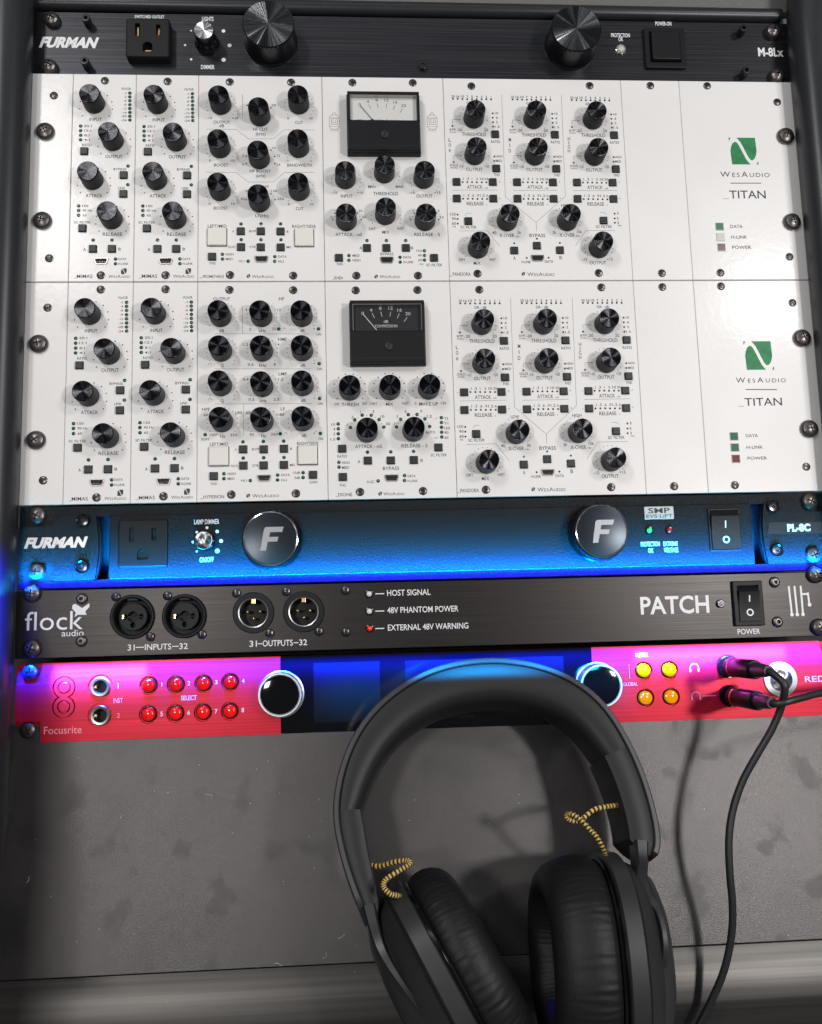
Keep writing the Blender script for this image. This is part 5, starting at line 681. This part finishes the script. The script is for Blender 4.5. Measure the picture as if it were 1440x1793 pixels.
cup((-6.0, -116.0), (0.883, 0.47), 45, 41, 43, 0.82, False)
# yokes
def strip(name, pts, wr, dz, m, par):
    P_ = spline(pts, 24); rings = []
    for k, p in enumerate(P_):
        t = (P_[min(k+1, 24)]-P_[max(k-1, 0)]).normalized(); nrm = Vector((0, 0, 1)).cross(t).normalized(); upv = t.cross(nrm); u = k/24; a = wr(u); b = dz(u)
        rings.append([tuple(p+nrm*x*a+upv*z*b) for x, z in ((-1, -.8), (-.7, -1), (.7, -1), (1, -.8), (1, .8), (.7, 1), (-.7, 1), (-1, .8))])
    return MB().loft(rings).build(name, m, par)
yr = strip('yoke', E['yokeR'], lambda u: 3.4-2.0*min(1, u*1.6)+1.6*math.exp(-((u-0.42)/0.12)**2), lambda u: 6-2.6*u, M['hgloss'], hp)
yl = strip('yoke', E['yokeL'], lambda u: 3.2-1.8*min(1, u*1.6), lambda u: 6-2.6*u, M['hgloss'], hp)
for y_, e_, nx in ((yr, E['yokeR'][-1], 0.62), (yl, E['yokeL'][-1], -0.62)):
    me = MB().lathe([(4.6, -6), (4.6, 0.2), (4.2, 0.6), (3.6, 0.2), (3.3, 0.2), (3.0, 0.7), (0.1, 0.7)], 32).mesh('pivot', M['satin'])
    o = bpy.data.objects.new('pivot', me); C.objects.link(o); o.parent = y_; o.location = Vector((e_[0]+nx, e_[1]+1, e_[2]-3.0))*S; o.rotation_euler = Vector((nx, -0.1, 0.8)).to_track_quat('Z', 'Y').to_euler()
# small size plate and scale printed inside the arm
# braided jumper cords
def braid(pts, r=1.25):
    P_ = spline(pts, 150); seg = 10; b = MB(); rings = []; last = None
    for k, p in enumerate(P_):
        t = (P_[min(k+1, 150)]-P_[max(k-1, 0)]).normalized(); a = last or Vector((0, 0, 1)); a = (a-t*a.dot(t)).normalized(); last = a; c_ = t.cross(a)
        rings.append([tuple(p+a*r*(1+0.08*((i+k) % 2))*math.cos(2*math.pi*i/seg)+c_*r*(1+0.08*((i+k) % 2))*math.sin(2*math.pi*i/seg)) for i in range(seg)])
    n0 = 0
    vs = [q for r_ in rings for q in r_]; f0 = []; f1 = []
    for k in range(150):
        for i in range(seg):
            j = (i+1) % seg; f = (k*seg+i, k*seg+j, (k+1)*seg+j, (k+1)*seg+i)
            (f1 if ((k//2+i//2) % 2 == 0 and k % 4 != 3) else f0).append(f)
    b.v = vs; b.f = f0+f1; b.m = [0]*len(f0)+[1]*len(f1)
    return b.build('jumper_cord', [M['braidb'], M['braid']], hp, sharp=80)
braid(E['cordL']); braid(E['cordR'])
# ---------------------------------------------------------------- plugs and cables
def wm(x, yd, h): v = rk(x, yd, h); return (v.x*1000, v.y*1000, v.z*1000)
def plug(name, label, px_, py_, path, ring_m, group):
    t = thing(name, label, 'cable', None, group)
    hold = bpy.data.objects.new('plug', MB().lathe([(5.3, 4.2), (5.6, 5.0), (5.6, 9.0), (5.3, 9.6)], 32).mesh('plug', M['gloss3'])); C.objects.link(hold); hold.parent = t
    hold.location = rk(px_, py_, 0); hold.rotation_euler = (TILT, 0, 0)
    MB().lathe([(3.15, -4), (3.15, 4.4)], 20).build('plug_tip', M['steel'], hold)
    MB().lathe([(5.3, 9.2), (5.5, 9.6), (5.5, 10.8), (5.3, 11.2)], 32, cap1=False).build('plug_band', ring_m, hold)
    MB().lathe([(5.1, 11.0), (5.35, 12.0), (5.35, 35.5), (4.9, 36.6), (4.0, 36.6)], 36).build('plug_barrel', M['gloss3'] if 'gloss3' in M else M['gloss'], hold)
    MB().lathe([(3.9, 36), (3.9, 42), (3.3, 50), (2.8, 53)], 24).build('strain_relief', M['cable'], hold)
    MB().tube([tuple(p) for p in spline(path, 120)], 1.95, 14).build('cord', M['cable'], t)
    return t
g = 'black headphone cables plugged into the red interface'
x, y = A4['phones'][0]
plug('headphone_cable', 'upper black jack plug with its cable hanging down over the desk', x, y, [wm(x, y, 46), wm(x, y, 50), wm(x+0.4, y+0.6, 54)]+[(172.2, 13.6, 63.0), (173.0, 9.0, 62)]+[(a, b, c_+dz) for (a, b, c_), dz in zip(E['cable1'][3:], (7, 6, 5, 4, 3.5, 3, 2, 1, 0, 0, 0, 0, 0))], M['steel'], g)
x, y = A4['phones'][1]
plug('headphone_cable', 'lower black jack plug with its cable running sideways across the interface', x, y, [wm(x, y, 46), wm(x, y, 52), wm(x+1.5, y+0.2, 55), wm(x+6, y-0.8, 56.5), wm(x+14, y-2.2, 55), wm(x+30, y-4.5, 50), wm(x+55, y-7, 44), wm(x+90, y-9, 38)], M['gold'], g)
# ---------------------------------------------------------------- lint on the desk
rd = random.Random(5); du = MB()
for _ in range(70):
    x, y = rd.uniform(-225, 200), rd.uniform(-140, -5); r = rd.uniform(0.08, 0.22); du.disc(x, y, r, 0.06, 5)
for (x, y) in ((-62, -104), (-70, -113), (-95, -114.5), (163, -62), (-226, -70), (-130, -30)):
    a = rd.uniform(0, 6.28); pts = [(x, y, 0.15)]
    for k in range(7): a += rd.uniform(-0.9, 0.9); x += 0.7*math.cos(a); y += 0.5*math.sin(a); pts.append((x, y, 0.2+0.3*rd.random()))
    du.tube(pts, 0.07, 4)
o = du.build('lint', M['white_ink']); o['kind'] = 'stuff'; o['label'] = 'pale specks and fibres of lint scattered over the dark desk'; o['category'] = 'lint'
